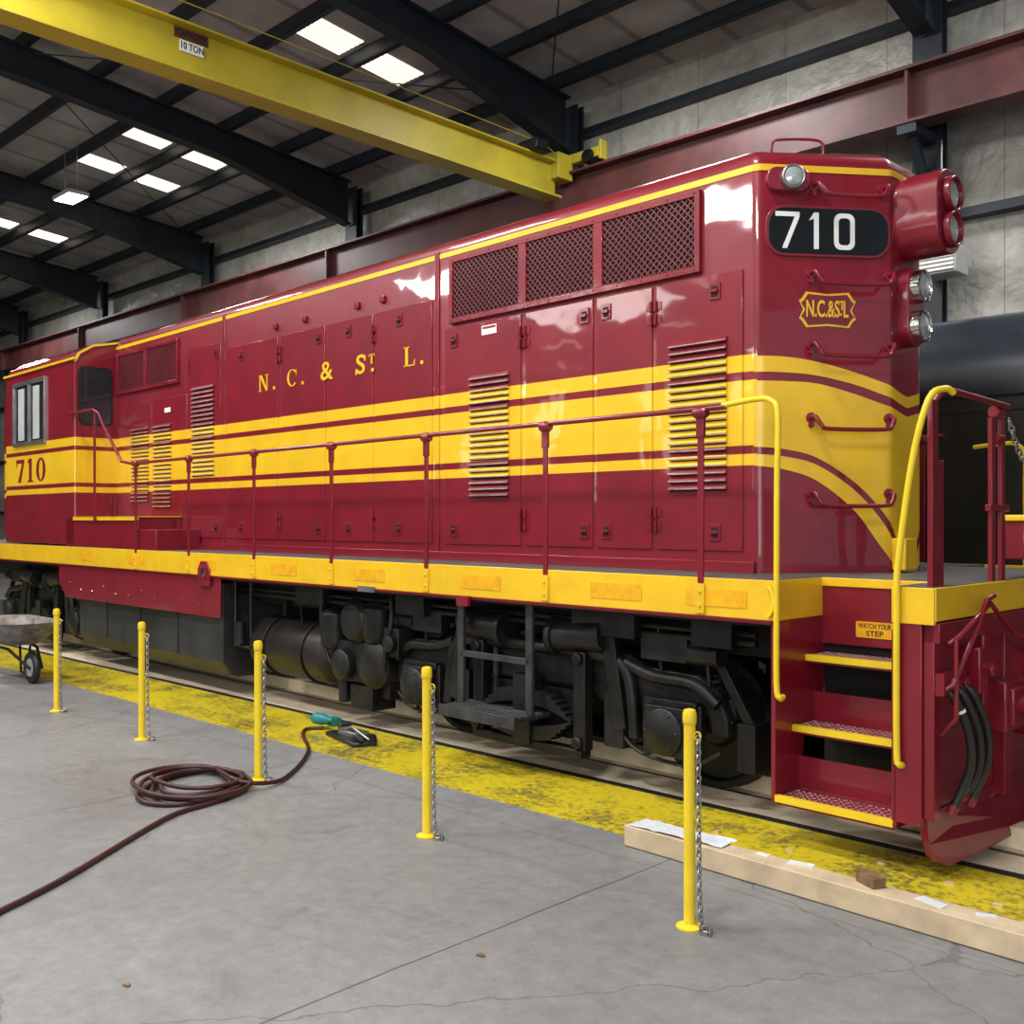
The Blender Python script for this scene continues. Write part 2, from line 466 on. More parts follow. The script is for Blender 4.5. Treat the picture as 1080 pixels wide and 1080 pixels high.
for i in range(len(pts)-1):fs.append((2*i,2*i+2,2*i+3,2*i+1))
b.add(vs,fs);b.obj("roof_edge_stripe",M_yel,hood,smooth=60)
b=B()
for x in (LX(-10.68),LX(-6.97)):
    b.box(x-.03,x+.03,YH-.014,YH+.01,1.62,4.42)
b.obj("seam_strap",M_liv,hood,bevel=.004)
B().box(XC,-3.7,YH-.035,YH,1.6,1.68).obj("base_moulding",M_mar,hood,bevel=.005)
def latch(b,x,z):
    b.box(x-.045,x+.045,YH-.022,YH-.01,z-.06,z+.06,0)
    b.box(x-.028,x+.028,YH-.024,YH-.021,z-.04,z+.035,1)
    b.box(x-.03,x+.03,YH-.04,YH-.02,z-.01,z+.012,0)
def hinge(b,x,z):
    for zz in (z-.05,z+.05):
        b.cyl((x,YH-.025,zz-.04),(x,YH-.025,zz+.04),.012,n=8)
        b.box(x-.05,x+.05,YH-.018,YH-.012,zz-.03,zz+.03)
    b.box(x-.012,x+.012,YH-.016,YH-.012,z-.05,z+.05)
doors=[(-4.53,-3.80,1.75,3.70,-4.02,-4.53),(-5.10,-4.57,1.75,3.70,-5.0,-4.57),(-5.86,-5.14,1.75,3.70,-5.22,-5.86),
 (-6.86,-5.92,1.75,3.70,-6.74,-5.92),(-7.86,-7.04,1.75,4.0,-7.5,None),(-8.65,-7.90,1.75,4.0,-8.29,-7.9),(-9.5,-8.69,1.75,4.0,-8.8,-9.5),
 (-10.6,-9.56,1.75,4.0,-10.3,-9.56),(-11.5,-10.75,1.75,4.1,-10.85,-11.5),(-12.42,-11.55,1.75,3.55,None,None),(-13.4,-12.46,1.75,3.55,None,None)]
for x0,x1,z0,z1,la,hi in doors:
    x0,x1=LX(x0),LX(x1)
    d=B().box(x0,x1,YH-.012,YH+.005,z0,z1).obj("hood_door",M_liv,loco,bevel=.004)
    if la is not None:
        la=LX(la)
        for zz in (z0+.13,z1-.12):
            b=B();latch(b,la,zz);b.obj("latch",[M_mar,M_dark],d,bevel=.003,label="maroon door latch")
    if hi is not None:
        hi=LX(hi)
        for zz in (z0+.22,z1-.2):
            b=B();hinge(b,hi,zz);b.obj("hinge",M_mar,d)
for x0,x1,z0,z1 in [(-4.41,-3.92,2.17,3.26),(-6.53,-6.05,2.16,3.24),(-11.41,-10.89,2.5,3.62),(-12.40,-11.93,2.12,3.22),(-13.01,-12.52,2.2,3.22)]:
    x0,x1=LX(x0),LX(x1);b=B();n=20;dz=(z1-z0)/n
    for i in range(n):
        z=z0+i*dz
        pr=[(YH-.011,z+dz*.22),(YH-.034,z+dz*.22),(YH-.037,z+dz*.34),(YH-.034,z+dz*.50),(YH-.011,z+dz*.98)]
        k=len(pr);vs=[(x0,y,zz) for y,zz in pr]+[(x1,y,zz) for y,zz in pr]
        b.add(vs,[tuple(range(k)),tuple(reversed(range(k,2*k)))]+[(q,k+q,k+(q+1)%k,(q+1)%k) for q in range(k)],0)
        b.box(x0+.004,x1-.004,YH-.0385,YH-.034,z+dz*.32,z+dz*.46,2)  # pale strip paints a highlight along the slat lip
        b.box(x0+.01,x1-.01,YH-.014,YH-.011,z+dz*.04,z+dz*.2,1)  # dark strip paints the shadow in the slot
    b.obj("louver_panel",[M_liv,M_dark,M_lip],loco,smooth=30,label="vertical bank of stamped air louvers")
def grille(x0,x1,z0,z1,split):
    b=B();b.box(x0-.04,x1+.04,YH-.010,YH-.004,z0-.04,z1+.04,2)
    for a,c in ((x0-.045,x0),(x1,x1+.045)):b.box(a,c,YH-.038,YH,z0-.045,z1+.045)
    b.box(x0,x1,YH-.038,YH,z0-.045,z0);b.box(x0,x1,YH-.038,YH,z1,z1+.045)
    for sx in split:b.box(sx-.045,sx+.045,YH-.038,YH,z0,z1)
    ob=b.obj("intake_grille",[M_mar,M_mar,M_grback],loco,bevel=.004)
    w=B();h=z1-z0;sp=.056;k=x0-h
    while k<x1:
        for sgn in (1,-1):
            a=k;c=k+h
            za,zb=(z0,z1) if sgn>0 else (z1,z0)
            p,q=a,c;zp,zq=za,zb
            if p<x0:zp=za+(zb-za)*(x0-a)/h;p=x0
            if q>x1:zq=za+(zb-za)*(x1-a)/h;q=x1
            if q-p>.01:w.beam((p,YH-.022+.004*sgn,zp),(q,YH-.022+.004*sgn,zq),.008,.0085,up=(0,1,0))
        k+=sp
    w.obj("grille_mesh",M_wire,ob,smooth=0)
    n=int((x1-x0)/.24)
    for i in range(n+1):
        for z in (z0-.025,z1+.025):
            bb=B();bb.rev((x0+(x1-x0)*i/n,YH-.038,z),(0,-1,0),[(0,.009),(.005,.006)],6);bb.make("bolt",M_mar,ob)
grille(LX(-6.74),LX(-4.18),3.78,4.28,[LX(-5.88),LX(-5.07)])
grille(LX(-13.40),LX(-11.78),3.76,4.24,[LX(-12.6)])
b=B(F_side())
b.prism(rrect(LX(-6.38),LX(-6.20),3.58,3.66,.005),-(YH-.014),-(YH-.018));b.box(LX(-6.37),LX(-6.21),3.63,3.652,-(YH-.018),-(YH-.0185),1)
b.prism([(LX(-12.1),3.36),(LX(-11.95),3.36),(LX(-11.95),3.42),(LX(-12.1),3.42)],-(YH-.014),-(YH-.018))
b.obj("warning_plate",[M_white,M_redsign],hood,smooth=0,label="small white warning plate with red bar")
b=B()
for x,z in ((-7.75,4.12),(-9.05,4.12),(-9.6,4.12),(-8.15,4.12)):
    b.box(LX(x)-.035,LX(x)+.035,YH-.03,YH,z-.035,z+.035)
b.obj("lifting_bracket",M_mar,hood,bevel=.01)
def glyph(b,ch,a,z,h,d0,d1,m=0):
    def R(x0,x1,y0,y1):b.prism([(a+x0*h,z+y0*h),(a+x1*h,z+y0*h),(a+x1*h,z+y1*h),(a+x0*h,z+y1*h)],d0,d1,m)
    def Q(*p):b.prism([(a+x*h,z+y*h) for x,y in p],d0,d1,m)
    if ch=='N':
        R(.08,.16,0,1);R(.70,.78,0,1);Q((.08,1),(.66,0),(.78,0),(.26,1))
        R(0,.26,0,.05);R(.58,.86,.95,1);R(0,.1,.95,1);return .9
    if ch=='L':
        R(.1,.26,0,1);R(0,.36,.95,1);R(0,.66,0,.06);Q((.6,0),(.68,0),(.70,.32),(.66,.32));return .75
    if ch=='T':
        R(.3,.46,0,1);R(0,.76,.90,1);R(.2,.56,0,.07);R(0,.06,.72,1);R(.70,.76,.72,1);return .82
    if ch=='7':
        R(.02,.62,.84,1);Q((.46,.84),(.62,.9),(.36,0),(.14,0));R(0.0,.06,.66,1);return .72
    if ch=='1':
        R(.17,.37,0,1);R(.05,.5,0,.06);Q((.02,.84),(.17,.84),(.17,1));return .6
    if ch=='0':
        b.ring(a+.34*h,z+.5*h,.34*h,.5*h,.15*h,.43*h,d0,d1,m=m);return .75
    if ch=='C':
        b.ring(a+.42*h,z+.5*h,.42*h,.5*h,.27*h,.45*h,d0,d1,t0=.7,t1=2*pi-.7,m=m);R(.72,.76,.62,.95);return .85
    return .5
XS=1.3
b=B(frame((0,0,0),(XS,0,0),(0,0,1),(0,-1,0)));D0,D1=-(YH-.013),-(YH-.018)
hh=.185
def L_(x):return LX(x)/XS
def dot(x,z=3.42):b.prism(rrect(L_(x),L_(x)+.03,z,z+.035,.008),D0,D1)
glyph(b,'N',L_(-9.93),3.42,hh,D0,D1);glyph(b,'C',L_(-9.37),3.42,hh,D0,D1);dot(-9.64);dot(-9.10)
b.text("&",.27,L_(-8.66),3.512,-(YH-.016),depth=.002,bold=.003)
b.text("S",.27,L_(-8.09),3.512,-(YH-.016),depth=.002,bold=.003)
b.box(L_(-8.09)-.065,L_(-8.09)-.052,3.42,3.48,D0,D1);b.box(L_(-8.09)+.05,L_(-8.09)+.063,3.55,3.605,D0,D1)
glyph(b,'T',L_(-7.96),3.51,.095,D0,D1);dot(-7.92,3.43)
glyph(b,'L',L_(-7.43),3.42,hh,D0,D1);dot(-7.19)
b.obj("side_lettering",M_yel,hood,smooth=0,label="yellow serif character of N. C. & ST. L.")
# chamfer face
FCH=frame((-3.69,6.18,0),(.6,.8,0),(0,0,1),(.8,-.6,0))
b=B(FCH);b.prism(rrect(.055,.955,3.775,4.125,.13),-.02,.012,0);b.prism(rrect(.075,.935,3.795,4.105,.115),.012,.018,1)
nb=b.obj("number_board",[M_mar,M_board],loco,bevel=.004,label="black number board reading 710")
b=B(FCH)
h=.25;z0=3.825;D0,D1=.018,.020;q=.032
def RR(x0,x1,y0,y1):b.prism([(x0,y0),(x1,y0),(x1,y1),(x0,y1)],D0,D1)
b.prism([(.12,z0+h),(.12,z0+h-q),(.258,z0+h-q),(.168,z0),(.202,z0),(.292,z0+h-q),(.292,z0+h)],D0,D1)
RR(.395,.430,z0,z0+h);b.prism([(.36,z0+h-.055),(.395,z0+h-.042),(.395,z0+h)],D0,D1)
o=rrect(.54,.69,z0,z0+h,.05);i_=rrect(.573,.657,z0+q,z0+h-q,.028)
for k in range(len(o)):
    k2=(k+1)%len(o);b.prism([o[k],o[k2],i_[k2],i_[k]],D0,D1)
b.obj("number",M_white,nb,smooth=0,label="white digit of 710")
b=B(FCH)
def scroll(x0,x1,y0,y1,k):
    w=x1-x0;return [(x0+k,y0),(x0+w*.5,y0+k*.25),(x1-k,y0),(x1-k*.4,y0+k*.9),(x1,y0+k*1.2),(x1-k*.6,(y0+y1)/2),(x1,y1-k*1.2),(x1-k*.4,y1-k*.9),(x1-k,y1),(x0+w*.5,y1-k*.25),(x0+k,y1),(x0+k*.4,y1-k*.9),(x0,y1-k*1.2),(x0+k*.6,(y0+y1)/2),(x0,y0+k*1.2),(x0+k*.4,y0+k*.9)]
b.prism(scroll(.295,.705,3.29,3.535,.05),.001,.004,0);b.prism(scroll(.309,.691,3.305,3.520,.05),.004,.006,1)
b.text("N.C.&S L",.16,.495,3.413,.008,0,depth=.0015,sx=.51,bold=.003)
b.text("T",.085,.602,3.442,.008,0,depth=.0015,sx=.6,bold=.002);b.box(.585,.60,3.375,3.39,.006,.009)
b.obj("railroad_emblem",[M_yel,M_mar],hood,smooth=0,label="yellow outlined emblem lettered N.C.& ST.L")
b=B(FCH);zc=4.295;sc_=.22
b.prism(rrect(sc_-.17,sc_+.14,zc-.085,zc+.075,.075),-.05,.05,0)
b.rev((sc_,zc,.05),(0,0,1),[(0,.085),(.05,.082),(.052,.07),(.04,.068)],24,1)
cl=b.obj("classification_light",[M_mar,M_steel],loco,bevel=.01)
B(FCH).rev((sc_,zc,.085),(0,0,1),[(0,.068),(.015,.06),(.026,.035),(.03,.003)],24).obj("lamp_lens",M_lens,cl)
for z,a0,a1 in ((4.22,.40,.90),(3.62,.38,.945),(3.13,.38,.945),(2.63,.38,.945),(2.11,.38,.945)):
    b=B(FCH)
    P=[(a0,z+.04,0),(a0,z+.04,.08),(a0+.03,z-.02,.11),(a0+.09,z-.045,.11),(a1-.09,z-.045,.11),(a1-.03,z-.02,.11),(a1,z+.04,.08),(a1,z+.04,0)]
    b.tube(smoothpath(P,4),.0155,8)
    for a in (a0,a1):b.rev((a,z+.04,0),(0,0,1),[(0,.038),(.014,.035),(.016,.02)],14);b.rev((a,z-.01,0),(0,0,1),[(0,.022),(.014,.02)],10)
    b.make("grab_iron",M_mar,loco,smooth=50)
b=B();b.tube(smoothpath([(-3.74,6.44,4.5),(-3.74,6.44,4.60),(-3.70,6.46,4.635),(-3.54,6.64,4.64),(-3.49,6.70,4.61),(-3.49,6.70,4.5)],5),.010,8);b.obj("roof_grab_rail",M_mar,loco,smooth=50)
FE=F_end(-3.11,YC,0)
b=B(FE);b.prism(rrect(-.2,.2,3.80,4.38,.19,8),-.05,.31,0)
for z in (4.205,3.965):b.rev((0,z,.31),(0,0,1),[(0,.125),(.05,.122),(.05,.105),(.02,.10)],24,0)
hl=b.obj("headlight_housing",[M_mar],loco,bevel=.008)
for z in (4.205,3.965):
    b=B(FE);b.rev((0,z,.315),(0,0,1),[(0,.102),(.02,.09),(.035,.05),(.04,.003)],24,0)
    b.make("headlight_lens",M_lens,hl)
b=B(FE);b.prism(rrect(-.13,.13,3.19,3.74,.12,8),-.03,.08,0)
hl2=b.obj("lower_lamp_housing",M_mar,loco,bevel=.01)
for z in (3.605,3.325):
    b=B(FE);b.rev((0,z,.08),(0,0,1),[(0,.115),(.06,.115),(.065,.10),(.05,.095)],24,0);b.rev((0,z,.12),(0,0,1),[(0,.095),(.015,.085),(.025,.04),(.028,.003)],24,1)
    b.obj("sealed_beam_lamp",[M_chrome,M_lens],hl2)
B(FE).box(-.22,-.04,1.62,1.84,0,.10).obj("nose_foot_box",M_yel,loco,bevel=.008)

# ---- cab
XR=LX(-15.86,5.6);yc0=5.60
sec=[(yc0,1.62),(yc0,4.16),(yc0+.06,4.28),(yc0+.25,4.40),(yc0+.7,4.50),(YC,4.56)]
sec=sec+[(2*YC-y,z) for y,z in reversed(sec[:-1])]
b=B();n=len(sec)
vs=[(XR,y,z) for y,z in sec]+[(XC,y,z) for y,z in sec]
b.add(vs,[tuple(range(n)),tuple(reversed(range(n,2*n)))]+[(i,n+i,n+(i+1)%n,(i+1)%n) for i in range(n)])
cab=b.obj("cab",M_liv,loco,bevel=.015,smooth=0)
b=B();b.beam((XR-.05,yc0-.012,4.18),(XC+.05,yc0-.012,4.18),.03,.03)
for (ya,za),(yb,zb) in zip(sec[1:5],sec[2:6]):
    b.beam((XC+.012,ya,za-.02),(XC+.012,yb,zb-.02),.03,.03)
b.obj("cab_roof_trim",M_yel,cab,smooth=0)
FS=F_side()
wx0,wx1=LX(-15.50,5.6),LX(-14.42,5.6)
b=B(FS)
for a0,a1,b0,b1 in ((wx0-.05,wx1+.05,3.08,3.13),(wx0-.05,wx1+.05,3.98,4.04),(wx0-.05,wx0,3.13,3.98),(wx1,wx1+.05,3.13,3.98),((wx0+wx1)/2-.025,(wx0+wx1)/2+.025,3.13,3.98)):
    b.box(a0,a1,b0,b1,-yc0-.02,-yc0+.03)
w=b.obj("cab_side_window",M_steel,cab,bevel=.004)
b=B(FS);b.box(wx0,wx1,3.12,3.99,-yc0-.005,-yc0+.006);b.obj("window_pane",M_glass,w)
b=B(FS)
for k in range(2):
    c=wx0+(wx1-wx0)*(.25+.5*k);b.box(c-.15,c+.1,3.16,3.94,-yc0+.006,-yc0+.01)
b.obj("window_blind",M_heater,w)
for s in (1,-1):
    ya,yb=(5.68,6.10) if s>0 else (2*YC-6.10,2*YC-5.68)
    b=B(F_end());b.prism(rrect(ya,yb,3.30,4.06,.06),XC,XC+.012,0);b.prism(rrect(ya-.03,yb+.03,3.27,4.09,.08),XC,XC+.006,1)
    b.obj("cab_front_window",[M_glass,M_rubber],cab)
SXN=1.55
b=B(frame((0,0,0),(SXN,0,0),(0,0,1),(0,-1,0)));gx=LX(-15.45,5.6)/SXN
for ch in "710":gx+=glyph(b,ch,gx,2.53,.345,-yc0,-yc0+.004)*.345+.04
b.obj("cab_number",M_mar,cab,smooth=0,label="maroon serif digit of 710")
bx0,bx1=XC-.1,LX(-11.2,5.65)
b=B();b.box(XC-.3,bx1-.5,YS+.03,YH-.01,1.6,2.0);b.box(bx1-.5,bx1,YS+.03,YH-.01,1.6,1.85)
sb=b.obj("battery_box",M_mar,loco,bevel=.01)
b=B();b.box(XC-.0,bx1-.48,YS+.01,YS+.03,1.96,2.01);b.box(XC,bx1-.48,YS+.01,YH-.02,2.0,2.012);b.obj("yellow_edge",M_yel,sb)
xr2=XR-2.0
b=B();b.box(xr2,XR,YH,YHF,1.6,4.1);b.obj("short_hood",M_liv,loco,bevel=.15,seg=4,smooth=0)

# ---- underframe, walkway
XE=-2.22;XN=-3.18;XM=-2.44;YN=6.13;XL=XR-2.9
b=B();b.box(XL,XN,YS,YF,1.56,1.602);b.box(XN,XM,YN,2*YC-YN,1.56,1.602);b.box(XM,XE,YS,YF,1.56,1.602)
b.obj("walkway_deck",M_deck,loco)
b=B();b.box(XL,XN,YS-.01,YS+.02,1.355,1.6);b.box(XN-.02,XN+.005,YS+.0,YN,1.355,1.6);b.box(XN,XM,YN-.012,YN+.01,1.545,1.6)
b.box(XM-.01,XM+.015,YS,YN,1.40,1.6);b.box(XM,XE+.012,YS-.01,YS+.02,1.40,1.6)
b.box(XE-.01,XE+.02,YS,YF,1.42,1.6);b.box(XL,XE,YF-.02,YF+.01,1.355,1.6)
sill=b.obj("side_sill",M_yel,loco,bevel=.004)
b=B();b.box(XL+.02,XN-.02,YS-.014,YS-.006,1.345,1.357,0);b.box(XL,XN,YS,YS+.12,1.33,1.356,0);b.obj("sill_lower_flange",M_mar,sill)
for x in (-13.0,-11.6,-10.0,-8.51,-7.18,-5.77,-4.43,-3.62):
    X=LX(x,YS);b=B(FS);b.prism(rrect(X-.23,X+.23,1.42,1.53,.01),-YS,-YS+.014);b.obj("reflector_pad",M_orange,sill)
b=B(F_side(LX(-10.02,YS),YS,1.36));b.prism([(-.13,-.12),(.13,-.12),(.13,.06),(.06,.15),(-.06,.15),(-.13,.06)],0,.03,0)
b.ring(0,.04,.075,.075,.045,.045,.03,.04);b.rev((0,.04,.02),(0,0,1),[(0,.045),(.012,.045)],20,1)
b.make("jacking_pad",[M_mar,M_dark],loco,bevel=.004)
b=B(F_side(LX(-7.2,YS),YS,1.345));b.box(-.12,.12,-.02,.03,.01,.03);b.obj("latch_plate",M_steel,sill)
b=B(F_side(LX(-5.95,YS),YS,1.30));b.box(-.07,.07,-.02,.06,.01,.04);b.obj("sill_tab",M_mar,sill)
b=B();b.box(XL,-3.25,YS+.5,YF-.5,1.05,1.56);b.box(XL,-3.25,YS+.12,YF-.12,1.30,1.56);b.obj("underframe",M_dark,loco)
b=B();b.box(-3.6,XE,YS+.7,YF-.7,.75,1.56);b.obj("draft_gear_pocket",M_mar,loco,bevel=.01)
sx0,sx1=LX(-13.9,YS),LX(-9.74,YS)
b=B(FS);b.prism([(sx0,1.355),(sx0,1.1),(sx0+.25,.9),(sx1,.9),(sx1,1.355)],-YS-.03,-YS-.012)
sk=b.obj("side_skirt",M_mar,loco,bevel=.004)
for i in range(12):
    b=B();x=sx0+.4+i*(sx1-sx0-.5)/11
    b.rev((x,YS+.012,1.02 if i%3 else 1.10),(0,-1,0),[(0,.022),(.012,.018)],8)
    b.obj("bolt",M_mar,sk)
fx0,fx1=LX(-13.45,YS),LX(-9.85,YS)
b=B();pr=[(YS+.10,1.28),(YS+.10,.40),(YS+.20,.26),(YS+.30,.22),(YF-.30,.22),(YF-.20,.26),(YF-.10,.40),(YF-.10,1.28)]
n=len(pr);b.add([(fx0,y,z) for y,z in pr]+[(fx1,y,z) for y,z in pr],[tuple(range(n)),tuple(reversed(range(n,2*n)))]+[(i,n+i,n+(i+1)%n,(i+1)%n) for i in range(n)])
ft=b.obj("fuel_tank",M_tank,loco,bevel=.02,smooth=0)
b=B()
for x in (fx0+.9,fx0+1.9,fx0+2.9):b.box(x-.03,x+.03,YS+.085,YS+.11,.42,1.0)
b.obj("tank_strap",M_tank,ft)

# ---- steps
for x0 in (XN-.03,XM-.01):
    b=B(F_end())
    b.prism([(YS,.26),(YS+.30,.26),(YS+.34,.62),(YS+.5,.66),(YN+.1,1.1),(YN+.1,1.36),(YS,1.36)],x0,x0+.03)
    b.obj("step_side_plate",M_mar,loco,bevel=.004)
tr=[(.30,YS,YS+.27),(.70,YS+.20,YS+.46),(1.12,YS+.36,YS+.60)]
for z,ya,yb in tr:
    t=B().box(XN,XM,ya,yb,z-.03,z).box(XN,XM,ya,ya+.02,z-.05,z-.002).obj("step_tread",M_mar,loco,bevel=.003)
    e=B().box(XN+.0,XM,ya-.008,ya+.03,z-.035,z+.004).obj("tread_edge",M_yelrail,t,label="yellow nosing")
    d=B();
    for i in range(18):
        for j in range(4):
            x=XN+.04+i*.039;y=ya+.06+j*.045
            s_=.008*(1 if (i+j)%2 else -1)
            d.beam((x-.011,y-s_,z+.002),(x+.011,y+s_,z+.002),.006,.004)
    d.obj("tread_pattern",M_lip,t,label="raised diamond tread pattern",kind="stuff")
b=B()
b.box(XN,XM,tr[0][2]-.0,tr[0][2]+.02,.30,.50);b.obj("step_riser",M_mar,loco)
b=B();b.box(XN,XM,tr[1][2],tr[1][2]+.02,.70,.88);b.obj("step_riser",M_mar,loco)
b=B();b.box(XN,XM,YN-.0,YN+.02,1.18,1.55);b.obj("step_riser",M_mar,loco)
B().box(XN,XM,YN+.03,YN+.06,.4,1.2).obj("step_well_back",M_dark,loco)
b=B(FS);b.prism(rrect(-2.945,-2.70,1.235,1.335,.008),-YN,-YN+.006,0)
b.text("WATCH YOUR",.044,-2.822,1.308,-YN+.007,1,depth=.0005,sx=.72,bold=.0006);b.text("STEP",.046,-2.822,1.262,-YN+.007,1,depth=.0005,sx=1.2,bold=.0006)
b.obj("step_warning_sign",[M_orange,M_rubber],loco,smooth=0,label="orange-yellow sign reading WATCH YOUR STEP")

# ---- pilot end
b=B(F_end());yo=YS+.02
b.prism([(yo,1.40),(yo,.34),(yo+.12,.10),(YC-.2,.08),(YC-.15,.3),(YC+.15,.3),(YC+.2,.08),(2*YC-yo-.12,.10),(2*YC-yo,.34),(2*YC-yo,1.40)],XE-.10,XE-.06)
pil=b.obj("pilot_plate",M_mar,loco,bevel=.006)
b=B();b.box(XM,XE-.06,YS+.0,YS+.03,.30,1.40)
b.box(XE-.06,XE-.0,yo,yo+.08,.34,1.40);b.box(XE-.06,XE+.01,YC-.62,YC-.5,.3,1.40);b.box(XE-.06,XE+.01,YC+.5,YC+.62,.3,1.40)
b.box(XE-.06,XE+.03,yo,2*YC-yo,1.30,1.41)
b.obj("pilot_frame",M_mar,pil,bevel=.004)
P0=[(XE-.05,yo+.02,.36),(XE-.04,yo+.03,.20),(XE-.02,yo+.08,.10),(XE+.0,yo+.18,.055),(XE+.04,6.3,.06),(XE+.09,YC-.25,.10),(XE-.05,YC-.25,.36)]
for k in (0,1):
    b=B()
    Q0=[(x,y if k==0 else 2*YC-y,z) for x,y,z in P0];Q1=[(x-.03,y,z) for x,y,z in Q0];n=len(Q0)
    b.add(Q0+Q1,[tuple(range(n)),tuple(reversed(range(n,2*n)))]+[(i,n+i,n+(i+1)%n,(i+1)%n) for i in range(n)])
    b.obj("pilot_toe",M_mar,pil,smooth=0)
for y in (6.1,6.3,6.5):
    for z in (.45,1.15):b=B();b.rev((XE-.06,y,z),(1,0,0),[(0,.02),(.015,.016)],8);b.obj("bolt",M_mar,pil)
b=B();b.box(XE-.06,XE+.10,6.34,6.66,.72,1.02);b.box(XE+.08,XE+.13,6.38,6.62,.76,.98);b.cyl((XE+.1,6.50,.87),(XE+.2,6.50,.87),.06);b.obj("pilot_bracket_box",M_mar,pil,bevel=.012)
b=B();b.box(XE-.06,XE+.06,6.06,6.18,.98,1.24);b.cyl((XE,6.12,1.12),(XE+.12,6.12,1.12),.04);b.obj("air_cock_bracket",M_mar,pil,bevel=.01)
b=B();b.box(XE-.1,XE+.35,YC-.09,YC+.09,.76,1.0);b.box(XE+.3,XE+.55,YC-.17,YC+.13,.70,1.04);b.box(XE+.5,XE+.68,YC-.17,YC-.05,.72,1.02);b.cyl((XE+.55,YC+.13,.70),(XE+.55,YC+.13,1.04),.07)
b.box(XE-.06,XE+.05,YC-.3,YC+.3,.62,1.14);b.obj("coupler",M_mar,loco,bevel=.02)
b=B();b.tube([(XE+.05,5.66,1.30),(XE+.10,5.68,1.34),(XE+.12,6.05,1.50),(XE+.10,6.45,1.30),(XE+.10,YC,1.12)],.014,8)
b.tube([(XE+.0,5.62,1.02),(XE+.08,5.64,1.08),(XE+.12,5.85,1.36),(XE+.12,6.0,1.52),(XE+.12,6.10,1.54)],.016,8);b.tube([(XE+.09,5.66,1.34),(XE+.09,5.66,.9),(XE,5.68,.8)],.014,8)
b.box(XE,XE+.05,5.60,5.74,1.02,1.14)
b.make("uncoupling_lever",M_mar,loco,smooth=50)
for k,y in enumerate((5.68,5.80,5.92)):
    zb=.36 if k!=1 else .42
    b=B();P=[(XE-.02,y,1.05),(XE+.05,y,1.03),(XE+.09,y+.03,.94),(XE+.12,y+.08,.80),(XE+.12,y+.10,.64),(XE+.08,y+.09,.50),(XE+.03,y+.05,zb)]
    S=smoothpath(P,5);b.tube(S,.025,10,0);i=10+k*2
    if k==0:b.tube([S[i],S[i].lerp(S[i+1],.6)],.0272,10,2)
    b.cyl(P[0],P[1],.032,n=8,m=1);b.cyl(S[-3],S[-1],.031,n=8,m=1)
    b.make("air_hose",[M_rubber,M_mar,M_white],loco,smooth=50)
b=B();b.box(XE-.06,XE+.0,5.6,6.02,1.0,1.12)
for y in (5.68,5.80,5.92):b.cyl((XE-.01,y,1.06),(XE+.05,y,1.06),.035,n=10)
b.obj("hose_manifold",M_mar,loco,bevel=.004)
def endrail(sgn):
    def yy(y):return y if sgn>0 else 2*YC-y
    b=B()
    b.box(XE-.06,XE-.03,yy(5.64),yy(5.72),1.45,2.62)
    b.box(XE-.05,XE-.035,yy(5.72),yy(5.80),1.60,2.30)
    b.tube(smoothpath([(XE-.04,yy(5.68),2.62),(XE-.0,yy(5.74),2.68),(XE,yy(6.0),2.68),(XE,yy(6.64),2.66)],4),.019,10)
    b.box(XE-.04,XE-.015,yy(6.43),yy(6.49),1.60,2.58);b.box(XE-.04,XE-.015,yy(6.58),yy(6.64),1.60,2.62)
    for z in (2.62,2.46):b.rev((XE-.03,yy(6.55),z),(0,1,0),[(-.06,.035),(.06,.035)],12)
    b.box(XE-.045,XE-.01,yy(6.40),yy(6.70),2.02,2.06)
    b.make("end_railing",M_mar,loco,bevel=.003,smooth=45)
endrail(1);endrail(-1)
b=B();b.box(XE-.1,XE+.02,6.86,7.12,1.72,1.96);b.cyl((XE+.02,6.99,1.84),(XE+.07,6.99,1.84),.08);mb=b.obj("control_receptacle_box",M_mar,loco,bevel=.01)
B().box(XE-.11,XE+.05,6.84,7.14,1.96,2.0).obj("box_cover",M_yelrail,mb,bevel=.01)
def chain_links(b,path,L=.045,r=.0045,m=0,R=.011):
    pts=[Vector(p) for p in path]
    seg=[(pts[i+1]-pts[i]).length for i in range(len(pts)-1)];tot=sum(seg);n=max(1,int(tot/(L*.72)));
    for k in range(n):
        q=(k+.5)*tot/n;i=0
        while i<len(seg)-1 and q>seg[i]:q-=seg[i];i+=1
        c=pts[i].lerp(pts[i+1],min(1,q/seg[i]));t=(pts[i+1]-pts[i]).normalized()
        u=Vector((0,0,1)) if abs(t.z)<.9 else Vector((1,0,0))
        a=t.cross(u).normalized();bb=t.cross(a)
        w=(a if k%2 else bb)
        ring=[]
        for j in range(10):
            th=2*pi*j/10;ring.append(c+t*math.cos(th)*L*.5+w*math.sin(th)*R)
        b.tube(ring,r,5,m,closed=True)
b=B();chain_links(b,smoothpath([(XE,6.66,2.58),(XE,6.86,2.36),(XE,YC,2.28),(XE,7.5,2.36),(XE,7.70,2.58)],4),L=.06,r=.006,R=.016);b.obj("gate_chain",M_steel,loco,smooth=60)
def yrail(P,name="step_handrail"):
    B().tube(smoothpath(P,5),.0185,10).obj(name,M_yelrail,loco,smooth=50,label="yellow tubular step handrail")
XRl=-3.15
